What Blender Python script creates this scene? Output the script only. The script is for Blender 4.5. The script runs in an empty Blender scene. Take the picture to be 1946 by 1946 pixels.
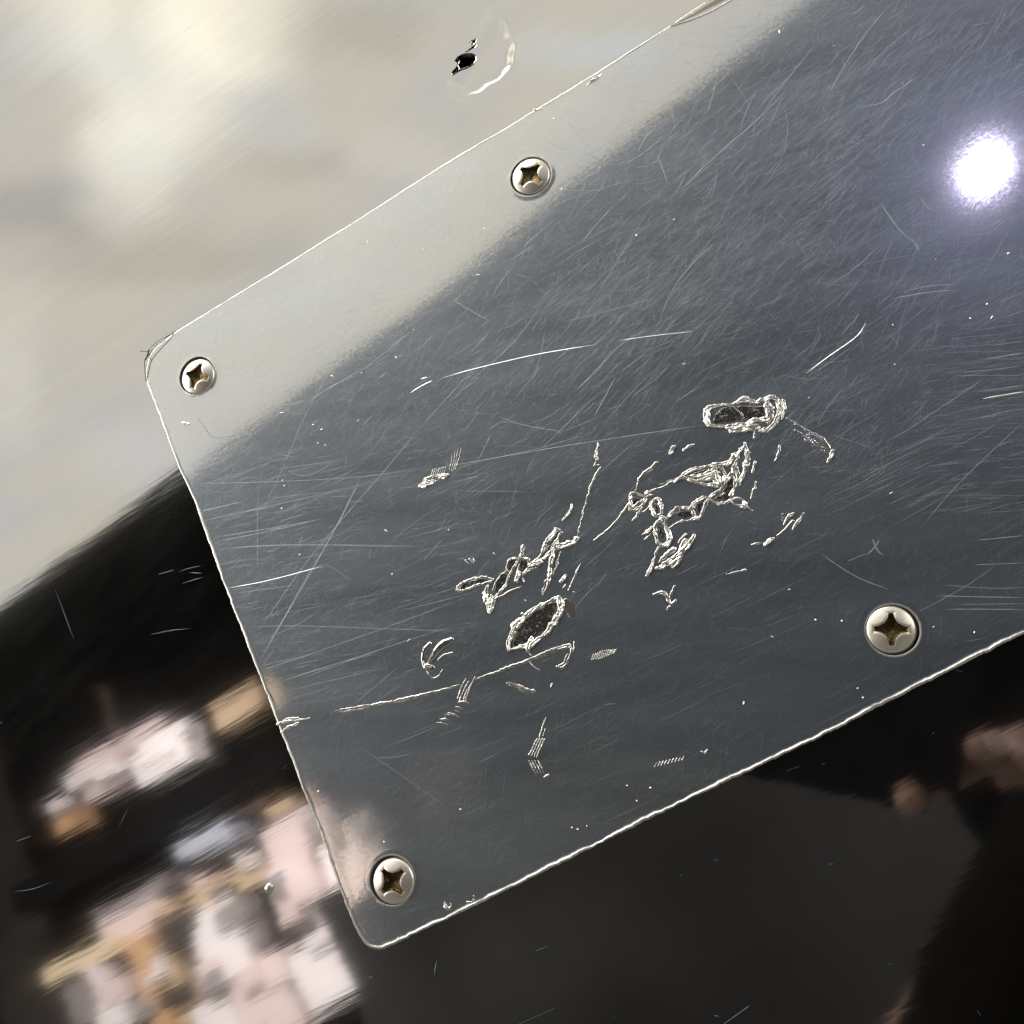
import bpy, bmesh, math, random
import numpy as np
from mathutils import Matrix, Vector
random.seed(7); rng = np.random.default_rng(11)
C = bpy.context.scene.collection
SC = bpy.context.scene

# ------------------------------------------------------------------ camera
# plate frame: a = along the plate (right), b = up the plate, c = out of the plate.  world = (a, -c, b)
F = 2000.0; PX = 1946.0; CX = CY = PX / 2
_p = np.array([-0.2726, 0.2230, -0.4760])
def rot(a):
    th = np.linalg.norm(a); k = a / th
    K = np.array([[0, -k[2], k[1]], [k[2], 0, -k[0]], [-k[1], k[0], 0]])
    return np.eye(3) + math.sin(th) * K + (1 - math.cos(th)) * K @ K
R = rot(_p)                                   # columns: u, v, n seen by the camera (x right, y down, z forward)
D = 0.1835                                    # distance from lens to the sheet
M3 = R * np.array([1, -1, -1])                # columns: a, b, c axes in camera coordinates
def ray(px, py):
    d = np.stack([np.asarray(px, float) - CX, np.asarray(py, float) - CY, np.full(np.shape(px), F)], -1)
    return d @ M3                              # direction in (a, b, c)
_d0 = ray(CX, CY)
CAM = np.array([0.0, 0.0, D])
CAM[:2] = _d0[:2] / _d0[2] * D                 # so that the centre of the picture meets (0, 0, 0)
def at(px, py, c=0.0):                         # point of the plate frame seen at a pixel, on the level c
    d = ray(px, py); t = (c - CAM[2]) / d[..., 2]
    return CAM[:2] + d[..., :2] * t[..., None]
def W(a, b, c): return (a, -c, b)
cam_d = bpy.data.cameras.new("camera"); cam = bpy.data.objects.new("camera", cam_d); C.objects.link(cam)
cam_d.sensor_width = 36.0; cam_d.lens = 36.0 * F / PX; cam_d.clip_start = 0.005; cam_d.clip_end = 100
def ax(v): return Vector(W(*v))
m = Matrix((ax(M3[0]), -ax(M3[1]), -ax(M3[2]))).transposed().to_4x4()
m.translation = Vector(W(*CAM)); cam.matrix_world = m
SC.camera = cam

# ------------------------------------------------------------------ world, lamps, exposure
w = bpy.data.worlds.new("World"); SC.world = w; w.use_nodes = True
w.node_tree.nodes['Background'].inputs[0].default_value = (0.9, 0.95, 1.0, 1)
w.node_tree.nodes['Background'].inputs[1].default_value = 0.012
SC.view_settings.view_transform = 'Standard'; SC.view_settings.look = 'None'
SC.view_settings.exposure = 0.0; SC.view_settings.gamma = 1.0
SC.cycles.use_denoising = True
SC.cycles.max_bounces = 8; SC.cycles.glossy_bounces = 6; SC.cycles.diffuse_bounces = 3

def reflected(px, py, out):                    # point at a distance `out` in front of the sheet whose mirror image stands at a pixel
    d = ray(px, py); t = (out + CAM[2]) / -d[2]
    q = CAM[:2] + d[:2] * t
    return np.array([q[0], q[1], out])
def on_ceiling(px, py, h):
    d = ray(px, py); d = d / np.linalg.norm(d)
    t = (h - CAM[1]) / d[1]
    return np.array([CAM[0] + d[0] * t, h, d[2] * -t - CAM[2]])
def area(name, loc, xdir, facing, sx, sy, rad, color, shape='RECTANGLE'):
    L = bpy.data.lights.new(name, 'AREA'); L.shape = shape; L.size = sx; L.size_y = sy
    A = sx * sy * (math.pi / 4 if shape in ('DISK', 'ELLIPSE') else 1)
    L.energy = rad * math.pi * A; L.color = color
    o = bpy.data.objects.new(name, L); C.objects.link(o)
    z = -Vector(facing).normalized(); x = Vector(xdir); x = (x - z * x.dot(z)).normalized(); y = z.cross(x)
    mm = Matrix((x, y, z)).transposed().to_4x4(); mm.translation = Vector(loc); o.matrix_world = mm
    return o
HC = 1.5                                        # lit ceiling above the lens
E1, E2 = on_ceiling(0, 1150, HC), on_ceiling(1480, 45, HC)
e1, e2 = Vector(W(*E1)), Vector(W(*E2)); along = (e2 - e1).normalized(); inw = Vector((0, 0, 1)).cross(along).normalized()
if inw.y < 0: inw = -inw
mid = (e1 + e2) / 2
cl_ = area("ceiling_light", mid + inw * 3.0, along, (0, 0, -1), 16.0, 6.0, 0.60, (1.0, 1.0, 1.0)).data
cl_.use_nodes = True; nt = cl_.node_tree; em = nt.nodes['Emission']            # glowing panel for the bright ceiling, its unevenness painted into the emission
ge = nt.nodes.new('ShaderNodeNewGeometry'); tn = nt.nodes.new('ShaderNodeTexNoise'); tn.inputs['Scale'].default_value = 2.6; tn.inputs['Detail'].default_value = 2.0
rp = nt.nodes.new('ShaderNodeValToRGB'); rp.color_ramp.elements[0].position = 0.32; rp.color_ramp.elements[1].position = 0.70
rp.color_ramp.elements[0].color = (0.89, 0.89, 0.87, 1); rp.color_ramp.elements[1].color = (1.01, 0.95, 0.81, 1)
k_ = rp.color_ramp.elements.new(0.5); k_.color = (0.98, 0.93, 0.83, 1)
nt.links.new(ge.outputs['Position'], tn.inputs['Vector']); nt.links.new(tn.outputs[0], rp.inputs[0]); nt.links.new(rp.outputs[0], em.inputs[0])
acc = rp.outputs[0]                              # soft bright, bluish and darker fields painted into the panel's emission
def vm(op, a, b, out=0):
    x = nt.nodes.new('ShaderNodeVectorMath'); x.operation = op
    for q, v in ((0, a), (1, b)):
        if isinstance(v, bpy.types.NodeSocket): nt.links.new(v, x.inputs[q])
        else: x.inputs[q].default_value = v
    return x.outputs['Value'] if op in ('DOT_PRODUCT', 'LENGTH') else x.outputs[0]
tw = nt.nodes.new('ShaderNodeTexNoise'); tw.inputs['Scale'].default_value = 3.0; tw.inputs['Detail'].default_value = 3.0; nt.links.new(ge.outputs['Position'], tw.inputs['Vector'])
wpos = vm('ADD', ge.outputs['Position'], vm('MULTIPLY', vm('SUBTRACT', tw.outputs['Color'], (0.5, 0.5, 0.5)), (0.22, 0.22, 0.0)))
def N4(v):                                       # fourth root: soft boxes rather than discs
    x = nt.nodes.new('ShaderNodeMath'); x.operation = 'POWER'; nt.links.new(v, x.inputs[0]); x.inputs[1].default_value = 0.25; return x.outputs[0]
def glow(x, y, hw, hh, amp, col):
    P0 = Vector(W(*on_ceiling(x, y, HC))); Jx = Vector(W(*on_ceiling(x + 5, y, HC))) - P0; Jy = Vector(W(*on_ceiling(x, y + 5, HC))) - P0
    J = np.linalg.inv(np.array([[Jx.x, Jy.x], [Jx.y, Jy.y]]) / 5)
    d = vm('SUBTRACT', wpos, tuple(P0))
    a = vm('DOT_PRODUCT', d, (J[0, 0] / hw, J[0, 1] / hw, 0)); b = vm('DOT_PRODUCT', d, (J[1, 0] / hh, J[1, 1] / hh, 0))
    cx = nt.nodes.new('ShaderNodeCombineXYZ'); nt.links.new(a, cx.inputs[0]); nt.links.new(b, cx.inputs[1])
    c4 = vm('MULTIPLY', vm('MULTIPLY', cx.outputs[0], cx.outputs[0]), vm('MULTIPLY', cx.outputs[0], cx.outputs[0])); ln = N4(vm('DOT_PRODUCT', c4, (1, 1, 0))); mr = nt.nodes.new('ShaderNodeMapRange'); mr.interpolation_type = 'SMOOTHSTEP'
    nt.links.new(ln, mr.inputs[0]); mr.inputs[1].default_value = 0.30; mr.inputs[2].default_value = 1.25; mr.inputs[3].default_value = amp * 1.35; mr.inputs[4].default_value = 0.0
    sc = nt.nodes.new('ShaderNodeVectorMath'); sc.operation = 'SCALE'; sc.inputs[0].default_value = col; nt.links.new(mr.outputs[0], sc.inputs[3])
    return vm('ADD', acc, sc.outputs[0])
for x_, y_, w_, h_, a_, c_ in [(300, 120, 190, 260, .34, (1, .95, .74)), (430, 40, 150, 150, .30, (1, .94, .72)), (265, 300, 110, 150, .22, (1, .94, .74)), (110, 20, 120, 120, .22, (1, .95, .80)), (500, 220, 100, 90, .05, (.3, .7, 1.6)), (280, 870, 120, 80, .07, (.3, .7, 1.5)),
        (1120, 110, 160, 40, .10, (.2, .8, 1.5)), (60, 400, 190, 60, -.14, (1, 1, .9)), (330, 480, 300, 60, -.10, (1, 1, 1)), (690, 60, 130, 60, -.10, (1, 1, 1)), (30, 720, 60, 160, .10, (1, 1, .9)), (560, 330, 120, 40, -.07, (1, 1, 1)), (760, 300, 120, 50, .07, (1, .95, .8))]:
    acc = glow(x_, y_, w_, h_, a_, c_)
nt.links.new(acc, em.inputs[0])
area("overhead_fill", (-0.25, -0.42, 1.30), (1, 0, 0), (0.15, 0.30, -1), 1.3, 0.55, 9.5, (1.0, 0.965, 0.88))  # added fill, unseen in the mirror: brightens gouge rims and screws
area("side_fill", (-1.55, -0.62, 0.75), (0, 1, 0), (1.5, 0.6, -0.75), 0.6, 0.8, 9.5, (1.0, 0.965, 0.88))  # added fill from the upper left, outside the mirrored view
area("side_fill", (1.45, -0.62, 0.05), (0, 1, 0), (-1.5, 0.6, -0.05), 0.5, 0.8, 7.5, (1.0, 0.97, 0.92))  # added weaker fill from the right, also unseen
SP = reflected(1868, 326, 1.2)
area("spot_lamp", W(*SP), (1, 0, 0), Vector(W(0.03, 0, 0)) - Vector(W(*SP)), 0.024, 0.024, 240.0, (0.64, 0.62, 1.0), 'DISK')

# ------------------------------------------------------------------ helpers
def noise2(x, y, scale, seed=0):               # smooth value noise, 0..1
    r = np.random.default_rng(seed); T = r.random((256, 256))
    u = np.asarray(x) * scale + 71.3; v = np.asarray(y) * scale + 37.7
    i = np.floor(u).astype(int); j = np.floor(v).astype(int); fu = u - i; fv = v - j
    fu = fu * fu * (3 - 2 * fu); fv = fv * fv * (3 - 2 * fv)
    g = lambda a, b: T[a % 256, b % 256]
    return (g(i, j) * (1 - fu) + g(i + 1, j) * fu) * (1 - fv) + (g(i, j + 1) * (1 - fu) + g(i + 1, j + 1) * fu) * fv
def mesh(name, V, Fc, mats, parent=None, smooth=True, mi=None, attr=None):
    me = bpy.data.meshes.new(name)
    V = np.asarray(V, dtype=np.float32)
    V = np.stack([V[:, 0], -V[:, 2], V[:, 1]], 1)          # plate frame -> world axes
    Fc = np.asarray(Fc, dtype=np.int32); n, k = Fc.shape
    me.vertices.add(len(V)); me.vertices.foreach_set('co', V.ravel())
    me.loops.add(n * k); me.loops.foreach_set('vertex_index', Fc.ravel())
    me.polygons.add(n); me.polygons.foreach_set('loop_start', np.arange(n, dtype=np.int32) * k)
    for mt in mats: me.materials.append(mt)
    if mi is not None: me.polygons.foreach_set('material_index', np.asarray(mi, dtype=np.int32))
    me.polygons.foreach_set('use_smooth', np.full(n, smooth))
    if attr is not None:
        at_ = me.attributes.new(attr[0], 'FLOAT', 'POINT'); at_.data.foreach_set('value', np.asarray(attr[1], dtype=np.float32))
    me.update(); me.validate()
    o = bpy.data.objects.new(name, me); C.objects.link(o)
    if parent is not None: o.parent = parent
    return o
def tag(o, label=None, cat=None, group=None, kind=None):
    if label: o['label'] = label
    if cat: o['category'] = cat
    if group: o['group'] = group
    if kind: o['kind'] = kind
    return o
class Nodes:
    def __init__(s, name):
        s.m = bpy.data.materials.new(name); s.m.use_nodes = True; s.t = s.m.node_tree; s.t.nodes.clear()
        s.out = s.n('ShaderNodeOutputMaterial')
    def n(s, kind, **kw):
        x = s.t.nodes.new(kind)
        for k, v in kw.items():
            if k.startswith('i_'):
                key = k[2:]; key = int(key) if key.isdigit() else key.replace('_', ' ')
                if isinstance(v, bpy.types.NodeSocket): s.t.links.new(v, x.inputs[key])
                else: x.inputs[key].default_value = v
            else: setattr(x, k, v)
        return x
    def math(s, op, a, b=0.0, clamp=False):
        return s.n('ShaderNodeMath', operation=op, use_clamp=clamp, i_0=a, i_1=b).outputs[0]
    def done(s, sh): s.t.links.new(sh, s.out.inputs[0]); return s.m
    def streak(s, co, sx, sy, angle, scale=1.0, detail=2.0, seed=0.0):
        mp = s.n('ShaderNodeMapping', vector_type='TEXTURE'); s.t.links.new(co, mp.inputs[0])
        mp.inputs['Location'].default_value = (seed * 0.013, 0, seed * 0.017)
        mp.inputs['Rotation'].default_value = (0, -angle, 0); mp.inputs['Scale'].default_value = (sx, 1, sy)
        return s.n('ShaderNodeTexNoise', i_Vector=mp.outputs[0], i_Scale=scale, i_Detail=detail, i_Roughness=0.6)
    def thr(s, v, lo, hi):
        return s.n('ShaderNodeMapRange', interpolation_type='SMOOTHSTEP', i_Value=v, i_1=lo, i_2=hi, i_3=0.0, i_4=1.0).outputs[0]
    def bend(s, terms):                        # surface normal + small tilts along world X and Z
        g = s.n('ShaderNodeNewGeometry').outputs['Normal']
        for tex, tx, tz in terms:
            sub = s.n('ShaderNodeVectorMath', operation='SUBTRACT', i_0=tex.outputs['Color'], i_1=(0.5, 0.5, 0.5)).outputs[0]
            mul = s.n('ShaderNodeVectorMath', operation='MULTIPLY', i_0=sub, i_1=(tx, 0.0, tz)).outputs[0]
            g = s.n('ShaderNodeVectorMath', operation='ADD', i_0=g, i_1=mul).outputs[0]
        return s.n('ShaderNodeVectorMath', operation='NORMALIZE', i_0=g).outputs[0]

# ------------------------------------------------------------------ materials
def sheet_material():
    N = Nodes("polished_sheet_metal"); co = N.n('ShaderNodeTexCoord').outputs['Object']
    fine = N.streak(co, 0.009, 0.00034, 0.02, 1.0, 2.0)
    mid_ = N.streak(co, 0.03, 0.0016, 0.03, 1.0, 2.0, 3.0)
    big = N.streak(co, 0.05, 0.018, 0.1, 1.0, 2.0, 7.0)
    nrm = N.bend([(fine, 0.002, 0.013), (mid_, 0.003, 0.010), (big, 0.012, 0.010)])
    dirt = N.streak(co, 0.02, 0.006, 0.3, 1.0, 4.0, 9.0)
    hz = N.thr(dirt.outputs[0], 0.35, 0.75)
    ox = N.streak(co, 0.10, 0.0030, 0.04, 1.0, 4.0, 13.0)                      # faint streaks of oxide along the rolling direction
    oxc = N.n('ShaderNodeMix', data_type='RGBA', i_0=N.thr(ox.outputs[0], 0.3, 0.7)); oxc.inputs[6].default_value = (0.93, 0.92, 0.90, 1); oxc.inputs[7].default_value = (0.895, 0.888, 0.875, 1)
    g1 = N.n('ShaderNodeBsdfAnisotropic', i_Color=oxc.outputs[2], i_Roughness=0.055, i_Normal=nrm)
    g2 = N.n('ShaderNodeBsdfAnisotropic', i_Color=(0.85, 0.85, 0.85, 1), i_Roughness=0.5)
    mx = N.n('ShaderNodeMixShader', i_0=N.math('MULTIPLY_ADD', hz, 0.006), i_1=g1.outputs[0], i_2=g2.outputs[0])
    mx_in = mx.inputs[0].links[0].from_node; mx_in.inputs[2].default_value = 0.001
    return N.done(mx.outputs[0])
def plate_material():
    N = Nodes("scratched_plate_metal"); co = N.n('ShaderNodeTexCoord').outputs['Object']
    cov = []
    for k, (sx, sy, an, lo, hi) in enumerate([(0.006, 0.00020, 0.35, .60, .76), (0.005, 0.00018, -0.5, .62, .78), (0.006, 0.00022, 0.95, .61, .77),
                                              (0.009, 0.0002, 0.02, .58, .74), (0.004, 0.0002, 1.5, .63, .78), (0.002, 0.00022, 2.4, .62, .78)]):
        t = N.streak(co, sx, sy, an, 1.0, 1.0, k * 5.0)
        cov.append(N.thr(t.outputs[0], lo, hi))
    s = cov[0]
    for c in cov[1:]: s = N.math('ADD', s, c)
    patch = N.streak(co, 0.022, 0.016, 0.4, 1.0, 3.0, 21.0)
    dens = N.thr(patch.outputs[0], 0.25, 0.8)
    s = N.math('MULTIPLY', s, N.math('MULTIPLY_ADD', dens, 0.20)); s.node.inputs[1].links[0].from_node.inputs[2].default_value = 0.05
    cloud = N.streak(co, 0.050, 0.009, -0.40, 1.0, 4.0, 33.0); cloud.inputs['Distortion'].default_value = 0.3   # cloudy polishing haze
    fac = N.math('ADD', s, N.n('ShaderNodeMapRange', i_Value=cloud.outputs[0], i_1=0.3, i_2=0.72, i_3=0.28, i_4=0.42).outputs[0], True)
    grain = N.streak(co, 0.02, 0.00028, 0.0, 1.0, 3.0, 2.0)
    wavy = N.streak(co, 0.03, 0.02, 0.3, 1.0, 1.0, 4.0)
    rnd = N.streak(co, 0.0007, 0.0005, 0.3, 1.0, 2.0, 6.0)
    nrm = N.bend([(grain, 0.002, 0.010), (rnd, 0.013, 0.013), (wavy, 0.005, 0.005)])
    g1 = N.n('ShaderNodeBsdfAnisotropic', i_Color=(0.97, 0.905, 0.80, 1), i_Roughness=0.066, i_Normal=nrm)
    g2 = N.n('ShaderNodeBsdfAnisotropic', i_Color=(0.72, 0.82, 0.92, 1), i_Roughness=0.50, i_Normal=nrm)
    g3 = N.n('ShaderNodeBsdfAnisotropic', i_Color=(0.76, 0.83, 0.96, 1), i_Roughness=0.28, i_Normal=nrm)
    g2 = N.n('ShaderNodeMixShader', i_0=0.48, i_1=g2.outputs[0], i_2=g3.outputs[0])
    mx = N.n('ShaderNodeMixShader', i_0=fac, i_1=g1.outputs[0], i_2=g2.outputs[0])
    return N.done(mx.outputs[0])
def plain_metal(name, col, rough, diffuse=0.0, tilt=0.0, attr=False):
    N = Nodes(name); co = N.n('ShaderNodeTexCoord').outputs['Object']
    t = N.streak(co, 0.0006, 0.0004, 0.4, 1.0, 3.0, 5.0)
    nrm = N.bend([(t, tilt, tilt)]) if tilt else None
    r = N.n('ShaderNodeMapRange', i_Value=t.outputs[0], i_3=rough * 0.75, i_4=rough * 1.3).outputs[0]
    kw = dict(i_Normal=nrm) if nrm else {}
    g = N.n('ShaderNodeBsdfAnisotropic', i_Color=(*col, 1), i_Roughness=r, **kw).outputs[0]
    if diffuse:
        d = N.n('ShaderNodeBsdfDiffuse', i_Color=(*col, 1)).outputs[0]
        g = N.n('ShaderNodeMixShader', i_0=diffuse, i_1=g, i_2=d).outputs[0]
    if attr:                                    # torn metal is rough, the cut floor is nearly a mirror
        a = N.n('ShaderNodeAttribute', attribute_name='torn').outputs['Fac']
        f_ = N.n('ShaderNodeBsdfAnisotropic', i_Color=(0.6, 0.6, 0.6, 1), i_Roughness=0.12).outputs[0]
        g = N.n('ShaderNodeMixShader', i_0=a, i_1=f_, i_2=g).outputs[0]
    return N.done(g)
def plain(name, col, rough=0.6, vary=0.15, scale=40.0, metal=0.0):
    N = Nodes(name); co = N.n('ShaderNodeTexCoord').outputs['Object']
    t = N.n('ShaderNodeTexNoise', i_Vector=co, i_Scale=scale, i_Detail=3.0)
    c2 = tuple(x * (1 - vary) for x in col)
    mx = N.n('ShaderNodeMix', data_type='RGBA', i_0=t.outputs[0]); mx.inputs[6].default_value = (*col, 1); mx.inputs[7].default_value = (*c2, 1)
    b = N.n('ShaderNodeBsdfPrincipled', i_Base_Color=mx.outputs[2], i_Roughness=rough, i_Metallic=metal)
    b.inputs['Specular IOR Level'].default_value = 0.5 if rough < 1 else 0.0
    return N.done(b.outputs[0])
M_SHEET = sheet_material(); M_PLATE = plate_material()
M_RIM = plain_metal("sheared_edge_metal", (0.64, 0.64, 0.60), 0.42, 0.12, 0.4)
M_TORN = plain_metal("torn_metal", (0.96, 0.945, 0.88), 0.23, 0.16, 0.04, True)
M_HAIR = plain_metal("scratch_metal", (0.44, 0.49, 0.55), 0.47, 0.10, 0.2)
M_BRITE = plain_metal("bright_scratch_metal", (0.93, 0.93, 0.90), 0.40, 0.35, 0.3)
M_SCREW = plain_metal("nickel_screw_metal", (0.85, 0.80, 0.70), 0.38, 0.18, 0.06)
M_RECESS = plain_metal("brassy_recess_metal", (0.24, 0.17, 0.075), 0.34, 0.0, 0.3)
M_DARK = plain("dark_cavity", (0.0015, 0.0015, 0.0018), 1.0)  # near-black colour stands in for shade inside the torn hole
M_GRIME_SHADE = plain("dark_grime_shade", (0.05, 0.045, 0.04), 0.7, 0.4, 3000)  # grime at the corner; painted gap shade on plate sides and screw holes

# ------------------------------------------------------------------ surroundings that the metal mirrors
def box(name, lo, hi, mat, parent=None, bevel=0.0):
    bm = bmesh.new(); bmesh.ops.create_cube(bm, size=1.0)
    for v in bm.verts: v.co = Vector([(lo[i] + hi[i]) / 2 + v.co[i] * (hi[i] - lo[i]) for i in range(3)])
    if bevel: bmesh.ops.bevel(bm, geom=bm.edges[:], offset=bevel, segments=2, affect='EDGES')
    me = bpy.data.meshes.new(name); bm.to_mesh(me); bm.free(); me.materials.append(mat)
    o = bpy.data.objects.new(name, me); C.objects.link(o)
    if parent is not None: o.parent = parent
    return o
# dark wall under the far edge of the lit ceiling
def wall(name, p, q, z0, z1, thick, mat):
    p = Vector(p); q = Vector(q); d = (q - p).normalized(); nn = Vector((0, 0, 1)).cross(d)
    if nn.y > 0: nn = -nn
    bm = bmesh.new()
    vs = [bm.verts.new((a.x, a.y, z)) for z in (z0, z1) for a in (p, q, q + nn * thick, p + nn * thick)]
    for f in ((0, 1, 2, 3), (4, 7, 6, 5), (0, 4, 5, 1), (1, 5, 6, 2), (2, 6, 7, 3), (3, 7, 4, 0)): bm.faces.new([vs[i] for i in f])
    bmesh.ops.recalc_face_normals(bm, faces=bm.faces)
    me = bpy.data.meshes.new(name); bm.to_mesh(me); bm.free(); me.materials.append(mat)
    o = bpy.data.objects.new(name, me); C.objects.link(o); o['kind'] = 'structure'; return o
FLOOR = -1.25
wall("wall", mid - along * 8, mid + along * 8, FLOOR, HC, 0.2, plain("dark_wall_paint", (0.007, 0.007, 0.0075), 1.0, 0.4, 1.5))
fl = box("floor", (-8, -9, FLOOR - 0.1), (8, 3, FLOOR), plain("floor_tile", (0.30, 0.29, 0.28), 0.6, 0.3, 2.0)); fl['kind'] = 'structure'
PALE = plain("pale_wall_paint", (0.72, 0.70, 0.66), 0.8, 0.2, 0.8)
for nm_, lo_, hi_ in (("wall", (-7.2, -8, FLOOR), (-7.0, 2, HC)), ("wall", (5.0, -8, FLOOR), (5.2, 2, HC))):
    o = box(nm_, lo_, hi_, PALE); o['kind'] = 'structure'

def mirror_box(name, x, y, wpx, hpx, out, depth, mat, parent, bevel=0.004):
    """a box standing `out` metres in front of the sheet; size given by how large its mirror image shows"""
    p = reflected(x, y, out); k = (out + D) / F
    a, b = wpx * k / 2, hpx * k / 2
    return box(name, (p[0] - a, -(out + depth), p[2 - 1] - b), (p[0] + a, -out, p[1] + b), mat, parent, bevel)
PINK = plain("pale_card", (0.80, 0.66, 0.64), 0.6, 0.25, 6); WHITE = plain("white_card", (0.88, 0.82, 0.82), 0.5, 0.15, 6)
TAN = plain("tan_card", (0.62, 0.46, 0.30), 0.6, 0.3, 6); ORANGE = plain("orange_wood", (0.66, 0.41, 0.22), 0.5, 0.3, 5)
CREAM = plain("cream_wood", (0.82, 0.66, 0.45), 0.5, 0.2, 5); BLUE = plain("blue_card", (0.50, 0.54, 0.62), 0.6, 0.2, 6)
GREYC = plain("grey_card", (0.30, 0.27, 0.27), 0.6, 0.3, 6); BLACKW = plain("black_shelf_board", (0.006, 0.006, 0.006), 1.0)
BROWN = plain("brown_backing", (0.034, 0.026, 0.021), 0.8, 0.5, 3)
rack = bpy.data.objects.new("storage_shelf", None); C.objects.link(rack); rack.location = (0, 0, 0)
tag(rack, "storage shelf of pale cartons mirrored at the lower left of the metal sheet", "shelf")
OUT = 2.4
for (x, y, w_, h_, dz, mt, nm) in [
    (300, 1435, 135, 95, 0.0, WHITE, "carton"), (190, 1470, 110, 95, 0.03, PINK, "carton"), (120, 1562, 40, 62, 0.02, ORANGE, "tin"),
    (250, 1405, 150, 26, 0.05, PINK, "carton_lid"), (450, 1345, 120, 60, 0.10, TAN, "carton"),
    (415, 1535, 190, 62, 0.06, PINK, "carton"), (385, 1605, 130, 40, 0.03, BLUE, "carton"), (520, 1520, 60, 60, 0.08, TAN, "carton"),
    (420, 1690, 200, 50, 0.04, TAN, "carton"), (545, 1590, 120, 75, 0.05, PINK, "carton"),
    (415, 1790, 105, 150, 0.0, WHITE, "carton"), (555, 1690, 105, 120, 0.02, PINK, "carton"), (640, 1640, 70, 150, 0.03, WHITE, "carton"),
    (255, 1730, 170, 60, 0.08, GREYC, "carton"), (150, 1832, 190, 36, 0.0, CREAM, "door_rail"), (285, 1880, 46, 210, 0.0, ORANGE, "door_stile"),
    (335, 1880, 40, 150, 0.04, TAN, "carton"), (180, 1900, 130, 90, 0.06, GREYC, "carton"), (300, 1745, 250, 70, 0.05, PINK, "carton"),
    (500, 1900, 120, 150, 0.02, PINK, "carton"), (420, 1965, 90, 130, 0.03, WHITE, "carton"), (610, 1850, 110, 120, 0.02, WHITE, "carton"),
    (600, 1760, 80, 60, 0.09, GREYC, "carton"), (690, 1800, 60, 150, 0.04, PINK, "carton")]:
    mirror_box(nm, x, y, w_, h_, OUT + dz, 0.12, mt, rack)
for x, y, w_, h_, mt in [(750, 1712, 200, 150, PINK), (692, 1615, 70, 90, WHITE), (812, 1665, 60, 70, TAN), (850, 1490, 130, 120, BROWN)]: mirror_box("carton", x, y, w_, h_, OUT + .062 - w_ * 1e-4, 0.1, mt, rack)
mirror_box("backing_board", 330, 1290, 360, 130, OUT + 0.3, 0.03, plain("brown_board", (0.13, 0.09, 0.065), 0.7, 0.5, 4), rack)
rb_ = random.Random(3)
for k_ in range(46):                            # smaller packets between the cartons
    u_, v_ = rb_.uniform(-1, 1), rb_.uniform(-1, 1); x_ = 420 + u_ * 260; y_ = 1770 + v_ * 130 - u_ * 110
    mirror_box("packet", x_, y_, rb_.uniform(14, 70), rb_.uniform(14, 60), OUT - 0.03 + rb_.uniform(0, 0.05), 0.06, rb_.choice([WHITE, WHITE, PINK, PINK, GREYC, TAN, BROWN, PINK, WHITE, WHITE, GREYC, PINK]), rack)
for k_ in range(9):
    mirror_box("packet", 110 + 28 * k_ + rb_.uniform(-8, 8), 1545 - 16 * k_ + rb_.uniform(-45, 10), rb_.uniform(16, 50), rb_.uniform(14, 44), OUT - 0.03, 0.05, rb_.choice([WHITE, PINK, GREYC, WHITE]), rack)
mirror_box("shelf_board", 285, 1575, 720, 70, OUT - 0.02, 0.35, BLACKW, rack)
mirror_box("back_panel", 330, 1650, 1000, 900, OUT + 0.40, 0.02, BROWN, rack)
L = bpy.data.lights.new("shelf_fill", 'SPOT'); L.energy = 175; L.spot_size = 0.80; L.spot_blend = 0.6; L.shadow_soft_size = 0.10; L.color = (1, 0.94, 0.93)  # added unseen fill that brightens the mirrored cartons
sl = bpy.data.objects.new("shelf_fill", L); C.objects.link(sl)
tgt = Vector(W(*reflected(430, 1760, OUT))); sl.location = Vector((tgt.x + 0.7, -0.75, tgt.z + 0.75))
sl.rotation_euler = (tgt - sl.location).to_track_quat('-Z', 'Y').to_euler()

# ------------------------------------------------------------------ the polished sheet, with its dent and torn hole
def Z(ox, oy, s, pts):
    p = np.asarray(pts, float); q = p.copy(); q[:, 0] = ox + p[:, 0] / s; q[:, 1] = oy + p[:, 1] / s
    if p.shape[1] > 2: q[:, 2] = p[:, 2] / s
    return q
def inside(P, x, y):
    r = np.zeros(np.shape(x), bool); n = len(P)
    for i in range(n):
        x0, y0 = P[i][:2]; x1, y1 = P[(i + 1) % n][:2]
        c = ((y0 > y) != (y1 > y)) & (x < (x1 - x0) * (y - y0) / (y1 - y0 + 1e-12) + x0); r ^= c
    return r
def polydist(P, x, y, closed=False):
    """distance to a polyline, and the interpolated half width at the nearest point"""
    best = np.full(np.shape(x), 1e9); wd = np.zeros(np.shape(x)); n = len(P)
    for i in range(n if closed else n - 1):
        a = P[i]; b = P[(i + 1) % n]; dx, dy = b[0] - a[0], b[1] - a[1]
        t = np.clip(((x - a[0]) * dx + (y - a[1]) * dy) / (dx * dx + dy * dy + 1e-9), 0, 1)
        d = np.hypot(x - a[0] - t * dx, y - a[1] - t * dy)
        ww = (a[2] + t * (b[2] - a[2])) if len(a) > 2 else np.full(np.shape(x), 1.0)
        mk = d < best; best = np.where(mk, d, best); wd = np.where(mk, ww, wd)
    return best, wd
def chaikin(P, k=2):
    P = np.asarray(P)
    for _ in range(k):
        q = np.empty((2 * len(P) - 2, 2)); q[0::2] = P[:-1] * 0.75 + P[1:] * 0.25; q[1::2] = P[:-1] * 0.25 + P[1:] * 0.75
        P = np.r_[P[:1], q, P[-1:]]
    return P
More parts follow.
